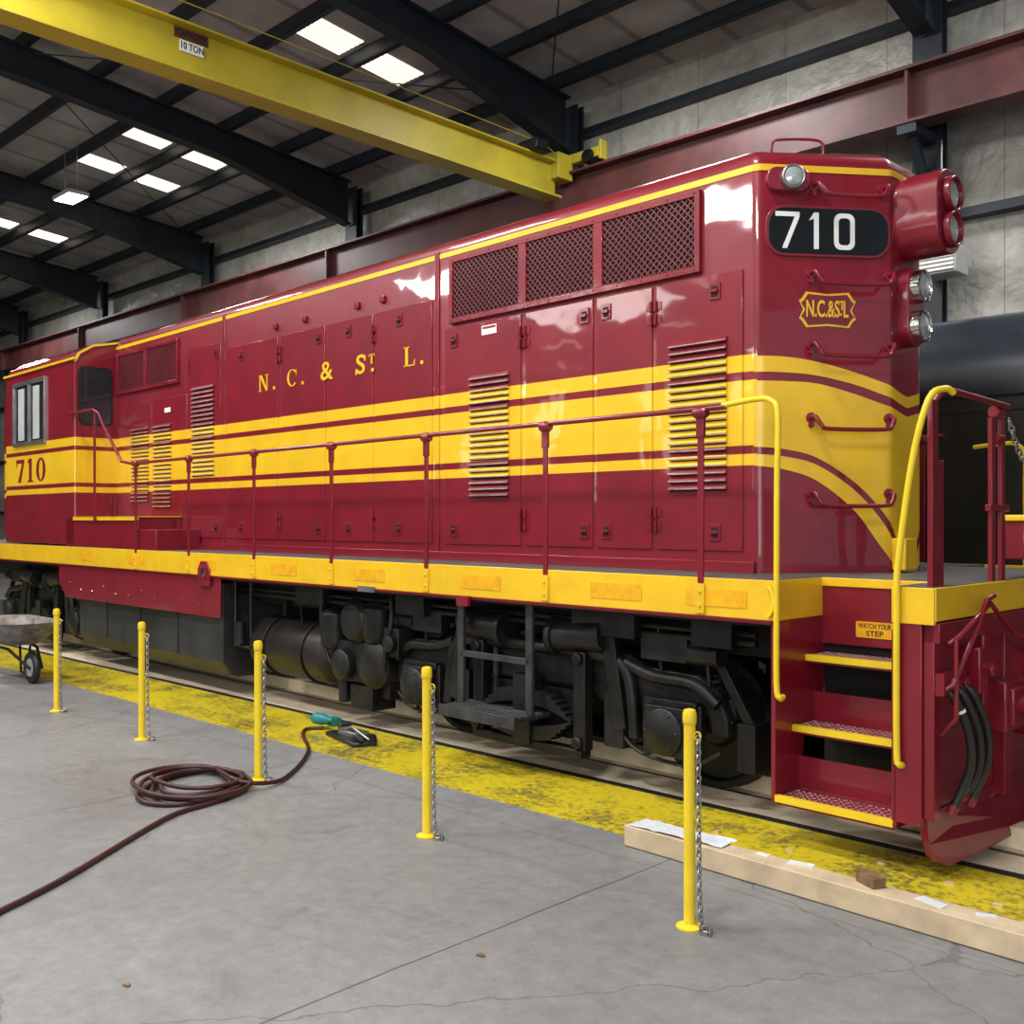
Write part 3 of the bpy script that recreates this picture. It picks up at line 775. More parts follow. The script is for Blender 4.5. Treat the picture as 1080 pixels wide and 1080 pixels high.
for sg in (1,-1):
    f=(lambda y:y) if sg>0 else (lambda y:2*YC-y)
    dx=0 if sg>0 else .27;dz=0 if sg>0 else -.12
    yrail([(-3.55+dx,f(YS-.01),2.69+dz),(-3.30+dx,f(YS-.01),2.71+dz),(-3.20+dx,f(YS-.01),2.69+dz),(XRl+dx,f(YS-.02),2.60+dz),(XRl+dx,f(YS-.03),2.2),(XRl+dx,f(YS-.035),1.5),(XRl+dx,f(YS-.035),.98),(XRl+.02+dx,f(YS-.03),.90),(XRl+.01+dx,f(YS+.02),.90)])
    yrail([(-2.17,f(5.72),2.66),(-2.19,f(5.66),2.68),(-2.24,f(5.57),2.62),(-2.32,f(5.55),2.3),(-2.395,f(5.54),1.75),(-2.405,f(5.54),1.5),(-2.405,f(5.54),.72),(-2.39,f(5.54),.63),(-2.39,f(YS+.02),.62)])
b=B();b.tube([(-3.24+.06*math.cos(t),YS-.02,1.47+.10*math.sin(t)) for t in [-1.2+2.4*i/10 for i in range(11)]],.012,8);b.obj("sill_hand_loop",M_yelrail,loco,smooth=50)
sxs=[LX(x,YS) for x in (-3.73,-5.08,-6.41,-7.73,-9.04,-10.36,-11.62)]
for side in (0,1):
    y=YS-.012 if side==0 else YF+.012
    sg=1 if side==0 else -1
    for x in sxs:
        b=B();b.box(x-.022,x+.022,y-.008,y+.008,1.52,2.60)
        b.box(x-.03,x+.03,y-.014*sg,y+.012*sg,2.50,2.62)
        b.rev((x,y,2.655),(1,0,0),[(-.05,.03),(-.025,.042),(.025,.042),(.05,.03)],12)
        b.make("stanchion",M_mar,loco,bevel=.003,smooth=40)
        b=B();b.box(x-.035,x+.035,y-.016*sg,y+.01*sg,1.37,1.56);b.rev((x,y-.01*sg,1.42),(0,-sg,0),[(0,.014),(.015,.012)],8);b.rev((x,y-.01*sg,1.51),(0,-sg,0),[(0,.014),(.015,.012)],8)
        b.make("stanchion_foot",M_yel,loco,bevel=.003)
    X2,X3=LX(-12.0,YS),LX(-12.63,YS)
    P=[(-3.53,y,2.68),(X2+.3,y,2.66),(X2,y,2.70),(X3+.12,y,3.22),(X3,y,3.36),(X3-.2,y,3.42),(XC-.05,y,3.42),(XC-.05,y+.03*sg,3.42)]
    b=B();b.tube(P,.019,10);b.obj("walkway_handrail",M_mar,loco,smooth=50)
b=B();x=LX(-12.75,YS);b.box(x-.02,x+.02,YS-.02,YS,1.95,3.40);b.obj("cab_step_post",M_mar,loco,bevel=.003)

# ---- trucks
def make_truck(cx):
    tk=empty("truck",(cx,YC,0),parent=loco)
    half=[(0,1.02),(.62,1.02),(.95,.99),(1.08,.92),(1.55,.90),(1.72,.80),(1.80,.62),(1.80,.50),(1.66,.50),(1.62,.62),(1.14,.62),(1.08,.46),(1.0,.34),(.9,.34),(.84,.52),(.66,.62),(.5,.68),(0,.68)]
    poly=[(cx+x,z) for x,z in half]+[(cx-x,z) for x,z in reversed(half[1:-1])]
    for s in (0,1):
        ya,yb=(5.92,6.08) if s==0 else (2*YC-6.08,2*YC-5.92)
        b=B(frame((0,0,0),(1,0,0),(0,0,1),(0,-1,0)))
        b.prism(poly,-ya,-yb)
        b.obj("truck_side_frame",M_black,tk,bevel=.03,smooth=0)
        sg=-1 if s==0 else 1;yo_=5.92 if s==0 else 2*YC-5.92
        def yb2(d0,d1):
            a,c=yo_+sg*d0,yo_+sg*d1;return min(a,c),max(a,c)
        for e in (-1,1):
            b=B()
            P=[(cx+e*.05,yo_+sg*.03,.97),(cx+e*.7,yo_+sg*.03,.96),(cx+e*.93,yo_+sg*.03,.90),(cx+e*1.0,yo_+sg*.03,.70),(cx+e*1.03,yo_+sg*.03,.40)]
            b.tube(smoothpath(P,5),.048,10)
            P=[(cx+e*.95,yo_+sg*.03,.93),(cx+e*1.2,yo_+sg*.03,.86),(cx+e*1.55,yo_+sg*.03,.84),(cx+e*1.74,yo_+sg*.03,.72)]
            b.tube(smoothpath(P,5),.045,10)
            b.make("frame_rib",M_blackg,tk,smooth=60)
        for dx in (-1.37,1.37):
            b=B();X=cx+dx
            b.box(X-.17,X+.17,*yb2(0,.14),.34,.68)
            b.rev((X,yo_+sg*.12,.508),(0,sg,0),[(0,.17),(.05,.165),(.07,.12),(.09,.05),(.095,.01)],20)
            for q in range(6):b.rev((X+.13*math.cos(q*pi/3),yo_+sg*.16,.508+.13*math.sin(q*pi/3)),(0,sg,0),[(0,.02),(.03,.016)],6)
            b.box(X-.22,X+.22,*yb2(0,.08),.66,.72);b.box(X-.25,X-.20,*yb2(0,.06),.30,.70);b.box(X+.20,X+.25,*yb2(0,.06),.30,.70)
            b.make("journal_box",M_blackg,tk,bevel=.012,smooth=40)
            for e in (-.27,.27):
                b=B()
                pts=[(X+e+.055*math.cos(t),yo_-sg*.08+.055*math.sin(t),.66+t*.0085) for t in [k*.5 for k in range(56)]]
                b.tube(pts,.014,6);b.make("coil_spring",M_black,tk,smooth=50)
        b=B();yy=yo_+sg*.09
        for sgn2 in (1,-1):
            for i in range(5):
                w=.50-.05*i;off=.03+.022*i;N=10;pv=None
                for k in range(N+1):
                    xx=-w+2*w*k/N
                    zz=.45+sgn2*((1-(xx/.52)**2)*.10+off-.03)
                    p=(cx+xx,yy,zz)
                    if pv:b.beam(pv,p,.11,.021,up=(0,0,1))
                    pv=p
        b.box(cx-.09,cx+.09,*yb2(.02,.17),.22,.76);b.box(cx-.45,cx+.45,*yb2(-.1,-.02),.28,.66)
        b.obj("leaf_spring",M_blackg,tk,smooth=0)
        b=B()
        for e in (-.56,.56):
            b.box(cx+e-.06,cx+e+.06,*yb2(.02,.12),.24,.98)
            b.rev((cx+e,yo_+sg*.12,.93),(0,sg,0),[(0,.05),(.04,.045)],12);b.rev((cx+e,yo_+sg*.12,.30),(0,sg,0),[(0,.05),(.04,.045)],12)
        b.box(cx-.6,cx+.6,*yb2(.02,.14),.18,.25)
        b.make("swing_hanger",M_black,tk,bevel=.012)
        for e in (-1,1):
            b=B()
            b.cyl((cx+e*.30,yo_+sg*.05,1.08),(cx+e*.78,yo_+sg*.05,1.12),.125,n=20)
            b.cyl((cx+e*.26,yo_+sg*.05,1.08),(cx+e*.31,yo_+sg*.05,1.08),.15,n=20)
            b.beam((cx+e*.80,yo_+sg*.05,1.14),(cx+e*.92,yo_+sg*.05,.45),.06,.12)
            b.box(cx+e*.84-.09,cx+e*.84+.09,*yb2(-.03,.05),.30,.70)
            b.tube(smoothpath([(cx+e*.9,yo_+sg*.02,.40),(cx+e*1.1,yo_+sg*.04,.30),(cx+e*1.5,yo_+sg*.04,.28),(cx+e*1.75,yo_+sg*.02,.40)],4),.016,8)
            b.box(cx+e*1.3-.2,cx+e*1.3+.2,*yb2(-.05,.06),.98,1.16);b.cyl((cx+e*1.5,yo_+sg*.0,1.05),(cx+e*1.75,yo_+sg*.0,1.05),.08,n=16)
            b.make("brake_cylinder",M_blackg,tk,bevel=.01,smooth=40)
        for e in (-1,1):
            b=B()
            b.box(cx+e*1.95-.07,cx+e*1.95+.07,yo_-.02,yo_+.18,.30,.62)
            b.beam((cx+e*1.95,yo_+.05,.6),(cx+e*1.7,yo_+.05,1.0),.05,.07)
            b.tube([(cx+e*2.0,yo_+.3,1.2),(cx+e*2.02,yo_+.3,.5),(cx+e*1.95,yo_+.4,.12)],.018,8)
            b.make("brake_shoe",M_black,tk,bevel=.01,smooth=0)
    b=B();b.box(cx-.4,cx+.4,6.0,2*YC-6.0,.55,1.0);b.obj("bolster",M_dark,tk,bevel=.02)
    b=B();b.box(cx-.85,cx+.85,6.75,2*YC-6.75,.30,1.0);b.obj("traction_motor",M_dark,tk,bevel=.04)
    for e in (-1,1):b=B();b.box(cx+e*1.72,cx+e*1.8,6.0,2*YC-6,.55,.75);b.obj("end_transom",M_dark,tk,bevel=.02)
    for dx in (-1.37,1.37):
        b=B();b.cyl((cx+dx,6.0,.508),(cx+dx,2*YC-6.0,.508),.09);b.obj("axle",M_dark,tk)
        for s in (1,-1):
            b=B();b.rev((cx+dx,YC-s*.685,.508),(0,-s,0),[(0,.499),(.03,.499),(.045,.492),(.13,.487),(.135,.44),(.09,.42),(.08,.2),(.13,.17),(.14,.09),(.145,.01)],40)
            b.obj("wheel",M_black,tk,smooth=30)
    return tk
make_truck(-5.55);make_truck(-15.9)
lx0,lx1=LX(-6.12,YS),LX(-5.36,YS)
b=B()
for x in (lx0,lx1):b.box(x-.035,x+.035,YS+.10,YS+.13,.46,1.35)
for x in (lx0+.2,lx1-.2):b.box(x-.02,x+.02,YS+.30,YS+.33,.44,1.2)
for i in range(7):b.box(lx0-.03,lx1+.03,YS-.08+i*.06,YS-.035+i*.06,.455,.475)
for i in range(5):b.box(lx0+.0+i*(lx1-lx0)/4-.015,lx0+i*(lx1-lx0)/4+.015,YS-.08,YS+.33,.43,.456)
b.box(lx0-.04,lx1+.04,YS-.10,YS-.08,.39,.48);b.box(lx0,lx1,YS+.10,YS+.13,.85,.90)
b.make("side_access_step",M_stepg,loco,bevel=.003,label="dark slatted hanging access step")
b=B()
x0,x1=LX(-9.45,6),LX(-8.2,6)
b.rev((x0,6.05,.62),(1,0,0),[(-.1,.05),(-.08,.2),(0,.30),(.03,.31),(x1-x0-.03,.31),(x1-x0,.30),(x1-x0+.08,.2),(x1-x0+.1,.05)],28)
rsv=b.obj("air_reservoir",M_res,loco,smooth=35)
for x in (x0+.3,x1-.3):b=B();b.tube([(x,6.05+.32*math.cos(t),.62+.32*math.sin(t)) for t in [2*pi*i/24 for i in range(24)]],.012,6,closed=True);b.box(x-.03,x+.03,6.0,6.1,.9,1.1);b.make("reservoir_strap",M_black,rsv)
b=B();X=LX(-7.75,6)
b.rev((X,5.98,1.0),(0,-1,0),[(0,.22),(.14,.22),(.19,.17),(.21,.02)],20)
b.rev((X+.28,5.9,.62),(0,-1,0),[(-.2,.24),(.06,.24),(.11,.19),(.13,.10),(.14,.01)],24)
b.rev((X+.30,5.9,1.02),(0,0,1),[(-.2,.12),(-.15,.15),(.12,.15),(.18,.08)],18)
b.box(X-.32,X+.12,5.85,6.15,.42,.80);b.rev((X-.15,5.85,.58),(0,-1,0),[(0,.15),(.08,.15),(.11,.10),(.12,.02)],16)
b.cyl((X-.25,5.9,.2),(X-.25,5.9,.42),.06);b.box(X-.05,X+.3,5.82,6.1,.18,.40)
b.rev((X-.42,5.9,.95),(0,0,1),[(-.25,.1),(-.2,.14),(.1,.14),(.15,.08)],16)
b.box(X+.5,X+.72,5.8,6.0,.72,.98);b.rev((X+.62,5.8,.85),(0,-1,0),[(0,.08),(.05,.08),(.07,.03)],12)
b.tube(smoothpath([(X+.55,5.85,1.3),(X+.62,5.8,1.05),(X+.55,5.78,.75),(X+.45,5.85,.5)],4),.025,8)
b.tube(smoothpath([(X-.5,5.8,1.3),(X-.5,5.8,.9),(X-.4,5.82,.6),(X-.3,5.85,.55)],4),.022,8)
b.make("air_brake_gear",M_blackg,loco,bevel=.02,smooth=35)
b=B();z=1.22;b.tube([(fx1,YS+.3,z),(-3.5,YS+.3,z)],.02,8);b.tube([(fx1,YS+.3,1.16),(-3.5,YS+.3,1.16)],.02,8)
for x in (-8.9,-8.5,-6.9,-4.3,-3.9):b.tube([(x,YS+.3,1.22),(x,YS+.35,.8),(x+.15,YS+.4,.6)],.014,6)
for x,w in ((-8.6,.25),(-7.0,.2),(-4.75,.3),(-3.8,.16)):b.box(x-w,x+w,YS+.22,YS+.42,1.12,1.33)
b.make("brake_pipe",M_black,loco,smooth=40,label="black brake piping with valve boxes")
b=B();b.tube([(fx1+.15,YS+.18,1.33),(fx1+.15,YS+.18,.6),(fx1+.5,YS+.18,.6)],.02,8);b.tube([(fx1+.45,YS+.2,1.33),(fx1+.45,YS+.2,.7)],.02,8);b.rev((fx1+.3,YS+.15,.75),(0,0,1),[(-.12,.06),(.12,.06)],12);b.make("fuel_filter_pipe",M_blackg,loco,smooth=50)

# ------------------------------------------------------------------ building
b=B();b.add([(-70,-26,0),(14,-26,0),(14,13.6,0),(-70,13.6,0)],[(0,1,2,3)]);f=b.obj("floor",M_floor,kind="structure")
b=B();b.box(-40,10,5.07,5.96,-.01,.004);b.obj("trim_1",M_wy,kind="structure",smooth=0)
b=B();b.box(-40,10,5.96,6.05,-.01,.003);b.obj("trim_2",M_dark,kind="structure",smooth=0)
b=B();b.box(-40,10,6.05,6.95,-.01,.0035);b.obj("trim_3",M_tan,kind="structure",smooth=0)
b=B();b.box(-40,10,6.95,9.3,-.01,.003);b.obj("trim_4",paint("dark_track_floor",(.06,.055,.05),.8,.3,4),kind="structure",smooth=0)  # flat dark strip standing for the pit beyond the tan floor
def wbox(b,x0,x1,y0,y1,z0,z1):
    b.add([wl(x0,y0,z0),wl(x1,y0,z0),wl(x1,y1,z0),wl(x0,y1,z0),wl(x0,y0,z1),wl(x1,y0,z1),wl(x1,y1,z1),wl(x0,y1,z1)],[(0,3,2,1),(4,5,6,7),(0,1,5,4),(1,2,6,5),(2,3,7,6),(3,0,4,7)])
for y in (YC-.78,YC+.74):
    b=B();wbox(b,-30,4,y,y+.04,-.01,.007)
    b.obj("track_rail",M_rail,label="dusty steel rail set flush into the floor",cat="rail",group="track rails")
b=B();wbox(b,-30,4,6.53,6.69,0.0,.13);b.obj("trim_5",M_curb,kind="structure",smooth=0)
b=B();b.box(-70,14,13.6,13.8,0,9.5);b.obj("wall_side",M_wall,kind="structure",smooth=0)
b=B();b.box(-70,-69.8,-26,13.6,0,13);b.obj("wall_end",M_wall,kind="structure",smooth=0)
b=B();b.box(-70,14,-26.2,-26,0,11);b.obj("wall_opposite",M_wall,kind="structure",smooth=0)
YR=-6.0
def zr(y):return 9.3+(13.6-y)*.1 if y>=YR else 9.3+(13.6-YR)*.1+(y-YR)*.1
def slab(b,ya,yb):
    b.add([(-70,ya,zr(ya)),(14,ya,zr(ya)),(14,yb,zr(yb)),(-70,yb,zr(yb)),(-70,ya,zr(ya)+.1),(14,ya,zr(ya)+.1),(14,yb,zr(yb)+.1),(-70,yb,zr(yb)+.1)],[(0,1,2,3),(7,6,5,4),(0,4,5,1),(1,5,6,2),(2,6,7,3),(3,7,4,0)])
b=B();slab(b,-26.2,YR);slab(b,YR,13.8);b.obj("ceiling",M_ceil,kind="structure",smooth=0)
yp=12.75
while yp>-5.8:
    b=B();z=zr(yp);b.box(-69.5,13.5,yp-.03,yp+.03,z-.22,z-.003);b.box(-69.5,13.5,yp-.03,yp+.07,z-.23,z-.21)
    b.obj("roof_purlin",M_roofsteel,label="dark steel purlin running under the roof",cat="roof beam",group="roof purlins",smooth=0)
    yp-=1.25
yr_=12.7
xs=[-5.4-6.12*k for k in range(11)]
for x in xs+[.72]:
    b=B()
    ya,ym=-5.8,10.0
    def ib(y0,z0t,z0b,y1,z1t,z1b):
        b.add([(x-.012,y0,z0b),(x+.012,y0,z0b),(x+.012,y0,z0t),(x-.012,y0,z0t),(x-.012,y1,z1b),(x+.012,y1,z1b),(x+.012,y1,z1t),(x-.012,y1,z1t)],[(0,1,2,3),(7,6,5,4),(0,4,5,1),(1,5,6,2),(2,6,7,3),(3,7,4,0)])
        b.beam((x,y0,z0b),(x,y1,z1b),.26,.03);b.beam((x,y0,z0t),(x,y1,z1t),.26,.03)
    ib(ya,zr(ya)-.25,zr(ya)-.85,ym,zr(ym)-.25,zr(ym)-.75)
    ib(ym,zr(ym)-.25,zr(ym)-.75,13.1,zr(13.1)-.25,zr(13.1)-1.15)
    b.obj("roof_rafter",M_roofsteel,label="dark steel I-beam rafter sloping down to wall",cat="roof beam",group="roof rafters",smooth=0)
    b=B();b.box(x-.19,x+.19,13.18,13.21,0,9.0);b.box(x-.19,x+.19,13.33,13.36,0,9.0);b.box(x-.015,x+.015,13.2,13.34,0,9.0)
    b.box(x-.12,x+.12,yr_-.15,13.19,6.78,6.895);b.beam((x,12.75,6.8),(x,13.19,6.2),.1,.1)
    b.obj("wall_column",M_roofsteel,label="dark steel I-beam column with crane bracket",cat="column",group="wall columns",smooth=0)
for z in (2.2,4.0,5.9,7.75,8.6):
    b=B();b.box(-69,13.5,13.42,13.52,z-.06,z+.06);b.box(-69,13.5,13.38,13.58,z-.07,z-.05);b.obj("wall_girt",M_roofsteel,label="dark horizontal steel girt along the wall",cat="wall beam",group="wall girts",smooth=0)
wn=0
def sky(x0,x1,y0,y1,mat=M_sky):
    global wn
    wn+=1
    b=B();b.add([(x0,y0,zr(y0)-.012),(x1,y0,zr(y0)-.012),(x1,y1,zr(y1)-.012),(x0,y1,zr(y1)-.012),(x0,y0,zr(y0)+.01),(x1,y0,zr(y0)+.01),(x1,y1,zr(y1)+.01),(x0,y1,zr(y1)+.01)],[(0,3,2,1),(4,5,6,7),(0,1,5,4),(1,2,6,5),(2,3,7,6),(3,0,4,7)])
    b.obj("window_%d"%wn,mat,kind="structure",smooth=0)
for x0,x1 in ((-13.87,-13.2),(-20.05,-19.55),(-22.2,-21.6),(-28.4,-27.75),(-34.5,-33.8),(-36.6,-36.0),(-8.0,-7.4),(-2.8,-2.1)):
    sky(x0,x1,9.08,10.12);sky(x0,x1,10.36,11.38)
M_sky2=skymat("added_skylight_panel",4)
for x in (-2,-8,-14,-20,-26,-32):  # unseen far-slope skylights, added as reflections for the hood paint
    for y in (-15,-21):sky(x-.5,x+.5,y-1.2,y+1.2,M_sky2)
for x in (-44,-38,-31,-25,-18,-12,-5,1,7):  # unseen glowing windows, added to give the glossy hood streaks to reflect
    wn+=1
    b=B();b.box(x-.6,x+.6,-25.99,-25.94,4.6,8.4);b.box(x-.04,x+.04,-25.94,-25.9,4.6,8.4,1);b.box(x-.6,x+.6,-25.94,-25.9,6.45,6.55,1)
    b.obj("window_%d"%wn,[M_winlit,M_roofsteel],kind="structure",smooth=0)
lamp=empty("high_bay_lamp",(-21.5,8.88,8.6),"bright white rectangular light fitting under the roof","lamp",None)
z=8.66
b=B();b.box(-21.9,-21.1,8.65,9.1,z,z+.08);b.obj("lamp_housing",M_heater,lamp,bevel=.01)
b=B();b.box(-21.87,-21.13,8.68,9.07,z-.01,z);b.obj("lamp_panel",M_lamp,lamp)
b=B();b.cyl((-21.8,8.88,z+.08),(-21.8,8.88,zr(8.88)),.01,n=6);b.cyl((-21.2,8.88,z+.08),(-21.2,8.88,zr(8.88)),.01,n=6);b.obj("lamp_hanger",M_steel,lamp)
for xa,xb,ya,yb in ((-11.6,-17.4,12.6,6.6),(-23.6,-17.8,12.6,6.6),(-5.5,-11.4,6.6,12.6)):
    b=B();b.cyl((xa,ya,zr(ya)-.36),(xb,yb,zr(yb)-.36),.012,n=6);b.obj("bracing_rod",M_roofsteel,label="thin steel diagonal bracing rod under roof",cat="rod",group="roof bracing rods")
b=B();b.box(-69,13,yr_-.012,yr_+.012,6.92,7.58);b.box(-69,13,yr_-.19,yr_+.19,7.56,7.60);b.box(-69,13,yr_-.17,yr_+.17,6.90,6.935);b.box(-69,13,yr_-.03,yr_+.03,7.60,7.66)
for x in xs:
    b.box(x-.02,x+.02,yr_-.16,yr_+.16,6.92,7.58)
b.obj("crane_runway_beam",M_runway,label="long maroon-brown steel crane runway beam",cat="beam",smooth=0)
xcr=-11.1
crane=empty("bridge_crane",(xcr,3,7.1),"yellow overhead bridge crane marked capacity 10 ton","crane")
b=B();b.box(xcr-.015,xcr+.015,-5.5,12.35,7.16,7.70);b.box(xcr-.17,xcr+.17,-5.5,12.35,7.13,7.165);b.box(xcr-.15,xcr+.15,-5.5,12.35,7.70,7.725)
b.obj("bridge_girder",M_crane,crane,smooth=0)
b=B();b.box(xcr-1.0,xcr+.75,12.55,12.72,7.73,7.88);b.box(xcr-.22,xcr+.18,12.25,12.6,7.45,7.86)
b.box(xcr+.75,xcr+.8,12.56,12.72,7.68,7.98);b.make("end_truck",M_crane,crane,bevel=.01)
for x in (xcr-.8,xcr+.55):b=B();b.rev((x,12.5,7.76),(0,1,0),[(0,.10),(.05,.12),(.34,.12)],16);b.make("crane_wheel",M_black,crane,smooth=30)
b=B();b.box(xcr-.1,xcr+.3,11.6,11.9,7.72,7.90);b.make("crane_motor",M_black,crane,bevel=.03)
b=B();b.tube([(xcr+.12,-5,8.06),(xcr+.12,3.5,7.96),(xcr+.12,12.0,7.92),(xcr+.12,12.3,7.8)],.007,6);b.tube([(xcr+.12,-5,7.76),(xcr+.12,-5,8.06)],.01,6)
b.make("festoon_cable",M_crane,crane)
Fc=frame((xcr+.02,0,0),(0,1,0),(0,0,1),(1,0,0))
b=B(Fc);b.prism([(5.76,7.565),(6.19,7.565),(6.19,7.685),(5.76,7.685)],.0,.01,0);b.text("CAPACITY",.10,5.975,7.625,.011,2,depth=.001,bold=.0015,sx=.82)
b.prism([(5.83,7.42),(6.13,7.42),(6.13,7.55),(5.83,7.55)],.0,.01,1);b.text("10 TON",.115,5.98,7.485,.011,2,depth=.001,bold=.002,sx=.76)
b.obj("capacity_sign",[M_runway,M_white,M_rubber],crane,smooth=0,label="signs reading CAPACITY 10 TON")
ht=empty("unit_heater",(-5.05,12.9,5.1),"pale grey louvered unit heater hung by the wall","heater")
b=B();b.box(-5.35,-4.85,12.7,13.1,5.0,5.35);b.obj("heater_body",M_heater,ht,bevel=.01)
b=B()
for i in range(6):b.box(-5.33,-4.87,12.66,12.7,5.03+i*.052,5.06+i*.052)
b.obj("heater_louver",M_white,ht)
b=B();b.cyl((-5.1,12.9,5.35),(-5.1,12.9,6.7),.012,n=6);b.obj("heater_hanger",M_steel,ht)
coach=empty("passenger_coach",(-6,11.2,0),"dark green passenger railcar with glossy blue-black rounded roof","railcar")
yA,yB=9.75,12.45;ymid=(yA+yB)/2
b=B();b.box(-16,6,yA,yB,.85,3.12);b.box(-16,6,yA-.015,yA,2.96,3.12);b.box(-16,6,yA-.02,yA+.05,.85,1.0)
for i in range(18):b.box(-15.5+i*1.2,-15.46+i*1.2,yA-.01,yA,1.0,2.96)
b.obj("coach_body",M_coach,coach,smooth=0)
b=B();pr=[]
for i in range(17):
    t=pi*i/16;pr.append((ymid-(yB-yA+.1)/2*math.copysign(abs(math.cos(t))**.8,math.cos(t)),3.10+.92*abs(math.sin(t))**.8))
n=len(pr);b.add([(-16,y,z) for y,z in pr]+[(6,y,z) for y,z in pr],[tuple(range(n)),tuple(reversed(range(n,2*n)))]+[(i,n+i,n+(i+1)%n,(i+1)%n) for i in range(n)])
b.obj("coach_roof",M_coachroof,coach,smooth=35)
for x in (-13.5,-3.5,3.5):
    b=B()
    for dx in (-.9,.9):b.rev((x+dx,yA+.5,.475),(0,1,0),[(0,.47),(.13,.47)],28);b.rev((x+dx,yB-.6,.475),(0,1,0),[(0,.47),(.13,.47)],28)
    b.box(x-1.4,x+1.4,yA+.25,yA+.4,.45,.75);b.box(x-.3,x+.3,yA+.4,yB-.4,.5,.87);b.box(x-1,x-.8,yA+.3,yB-.5,.42,.52);b.box(x+.8,x+1,yA+.3,yB-.5,.42,.52)
    b.make("coach_truck",M_black,coach,smooth=30,bevel=.01)

# ------------------------------------------------------------------ bollards
X,Y=-2.85,4.15
root=empty("bollard",(X,Y,0),"yellow steel chain post with hanging steel chain","chain post","yellow chain posts")
B().rev((X,Y,0),(0,0,1),[(0,.066),(.008,.066),(.014,.05),(.02,.031),(.03,.0285),(.98,.0285),(.985,.033),(1.0,.034),(1.03,.034),(1.05,.028),(1.056,.01)],20).obj("post",M_yelrail,root,smooth=40)
for z in (.93,.55):
    b=B();b.tube([(X+.028+.018*(1-math.cos(t)),Y-.0,z+.02*math.sin(t)) for t in [2*pi*i/10 for i in range(10)]],.004,5,closed=True)
    b.make("eyelet",M_yelrail,root)
b=B();P=[(X+.05,Y,.93),(X+.055,Y-.005,.6),(X+.06,Y-.005,.2),(X+.07,Y-.005,.02),(X+.10,Y+.02,.012),(X+.13,Y-.02,.012),(X+.09,Y-.04,.012)]
chain_links(b,P,L=.042,r=.0042,R=.012);b.obj("chain",M_steel,root,smooth=60)
for (x,y),rz in zip([(-4.84,4.20),(-6.79,4.21),(-8.79,4.26),(-10.72,4.28)],(.2,.5,.7,.4)):
    copy_tree(root,(x,y,0),rz)
# ------------------------------------------------------------------ hose
P=[(-4.9,.9),(-5.25,1.55),(-5.40,1.88),(-5.62,2.26),(-5.9,2.65),(-6.14,2.98),(-6.36,3.32),(-6.42,3.62),(-6.55,3.95),(-6.85,4.12)]
pts=[(x,y,.018) for x,y in P]
cx,cy=-6.93,3.75
N=84
for i in range(N):
    t=1.4+i*2*pi*6.2/N
    r=.39+.07*math.sin(i*.9)+.07*math.sin(i*.23)
    pts.append((cx+r*.92*math.cos(t)+.05*math.sin(i*.31),cy+r*.96*math.sin(t)+.03*math.cos(i*.17),.02+.010*(i//14)))
pts+=[(-6.6,3.95,.07),(-6.55,4.2,.03),(-6.72,4.45,.018),(-7.0,4.75,.018),(-7.35,5.05,.018),(-7.8,5.3,.018),(-8.05,5.5,.018),(-7.95,5.62,.03)]
b=B();b.tube(smoothpath(pts,3),.0165,8);b.obj("air_hose_coil",M_hose,label="dark maroon air hose coiled on concrete floor",cat="hose",smooth=60)
# ------------------------------------------------------------------ tools
it=empty("impact_wrench",(-7.95,5.66,0),"teal and black cordless impact wrench on floor","power tool")
b=B();b.rev((-8.1,5.62,.10),(1,.2,0),[(0,.04),(.03,.055),(.12,.055),(.17,.04),(.2,.02),(.24,.018)],16);b.obj("tool_body",M_teal,it)
b=B();b.tube([(-8.04,5.64,.08),(-8.06,5.72,.05),(-8.07,5.8,.045)],.024,10);b.obj("tool_handle",M_rubber,it)
B().box(-8.13,-8.01,5.78,5.88,.003,.08).obj("battery",M_teal,it,bevel=.01)
gm=empty("floor_jack",(-7.4,5.58,0),"flat black and grey floor jack beside the hose","jack")
b=B();b.prism([(-7.75,5.50),(-7.15,5.36),(-7.05,5.55),(-7.3,5.74),(-7.7,5.72)],.004,.045);b.obj("jack_plate",M_rubber,gm,bevel=.015)
b=B();b.box(-7.55,-7.3,5.50,5.66,.045,.085);b.tube([(-7.1,5.5,.06),(-7.4,5.55,.12),(-7.65,5.60,.06)],.014,8);b.make("jack_handle",M_steel,gm,bevel=.008)
b=B();b.beam((-7.75,5.70,.05),(-7.1,5.42,.07),.04,.03);b.cyl((-7.72,5.64,.07),(-7.72,5.76,.07),.035,n=14);b.make("jack_arm",M_stepg,gm,bevel=.005)
# ------------------------------------------------------------------ timber
b=B();A0=Vector((-3.84,4.98));A1=Vector((-1.2,4.90))
b.beam((A0.x,A0.y,.066),(A1.x,A1.y,.066),.15,.125);tb=b.obj("timber_beam",M_wood,label="long pale square timber lying on yellow floor strip",cat="timber",bevel=.006)
b=B();b.beam((-3.55,5.09,.05),(-1.2,5.05,.05),.06,.09);b.obj("wooden_batten",M_wood,label="thinner pale wooden batten beside the timber",cat="timber",bevel=.004)
b=B();b.beam((-2.38,5.0,.155),(-2.26,4.94,.155),.08,.05);b.obj("wood_block",M_wood2,label="small brown wood offcut on the timber",cat="wood offcut",bevel=.004)
b=B();vs=[];fs=[];nx,ny=14,5
for i in range(nx+1):
    for j in range(ny+1):
        vs.append((-3.80+i*.045,4.905+j*.034+(.0 if i<9 else .004*(i-9)),.1335+random.random()*.012))
for i in range(nx):
    for j in range(ny):fs.append((i*(ny+1)+j,(i+1)*(ny+1)+j,(i+1)*(ny+1)+j+1,i*(ny+1)+j+1))
b.add(vs,fs);b.obj("plastic_film",M_paper,label="crumpled whitish plastic film on the timber end",cat="plastic wrap",smooth=30)
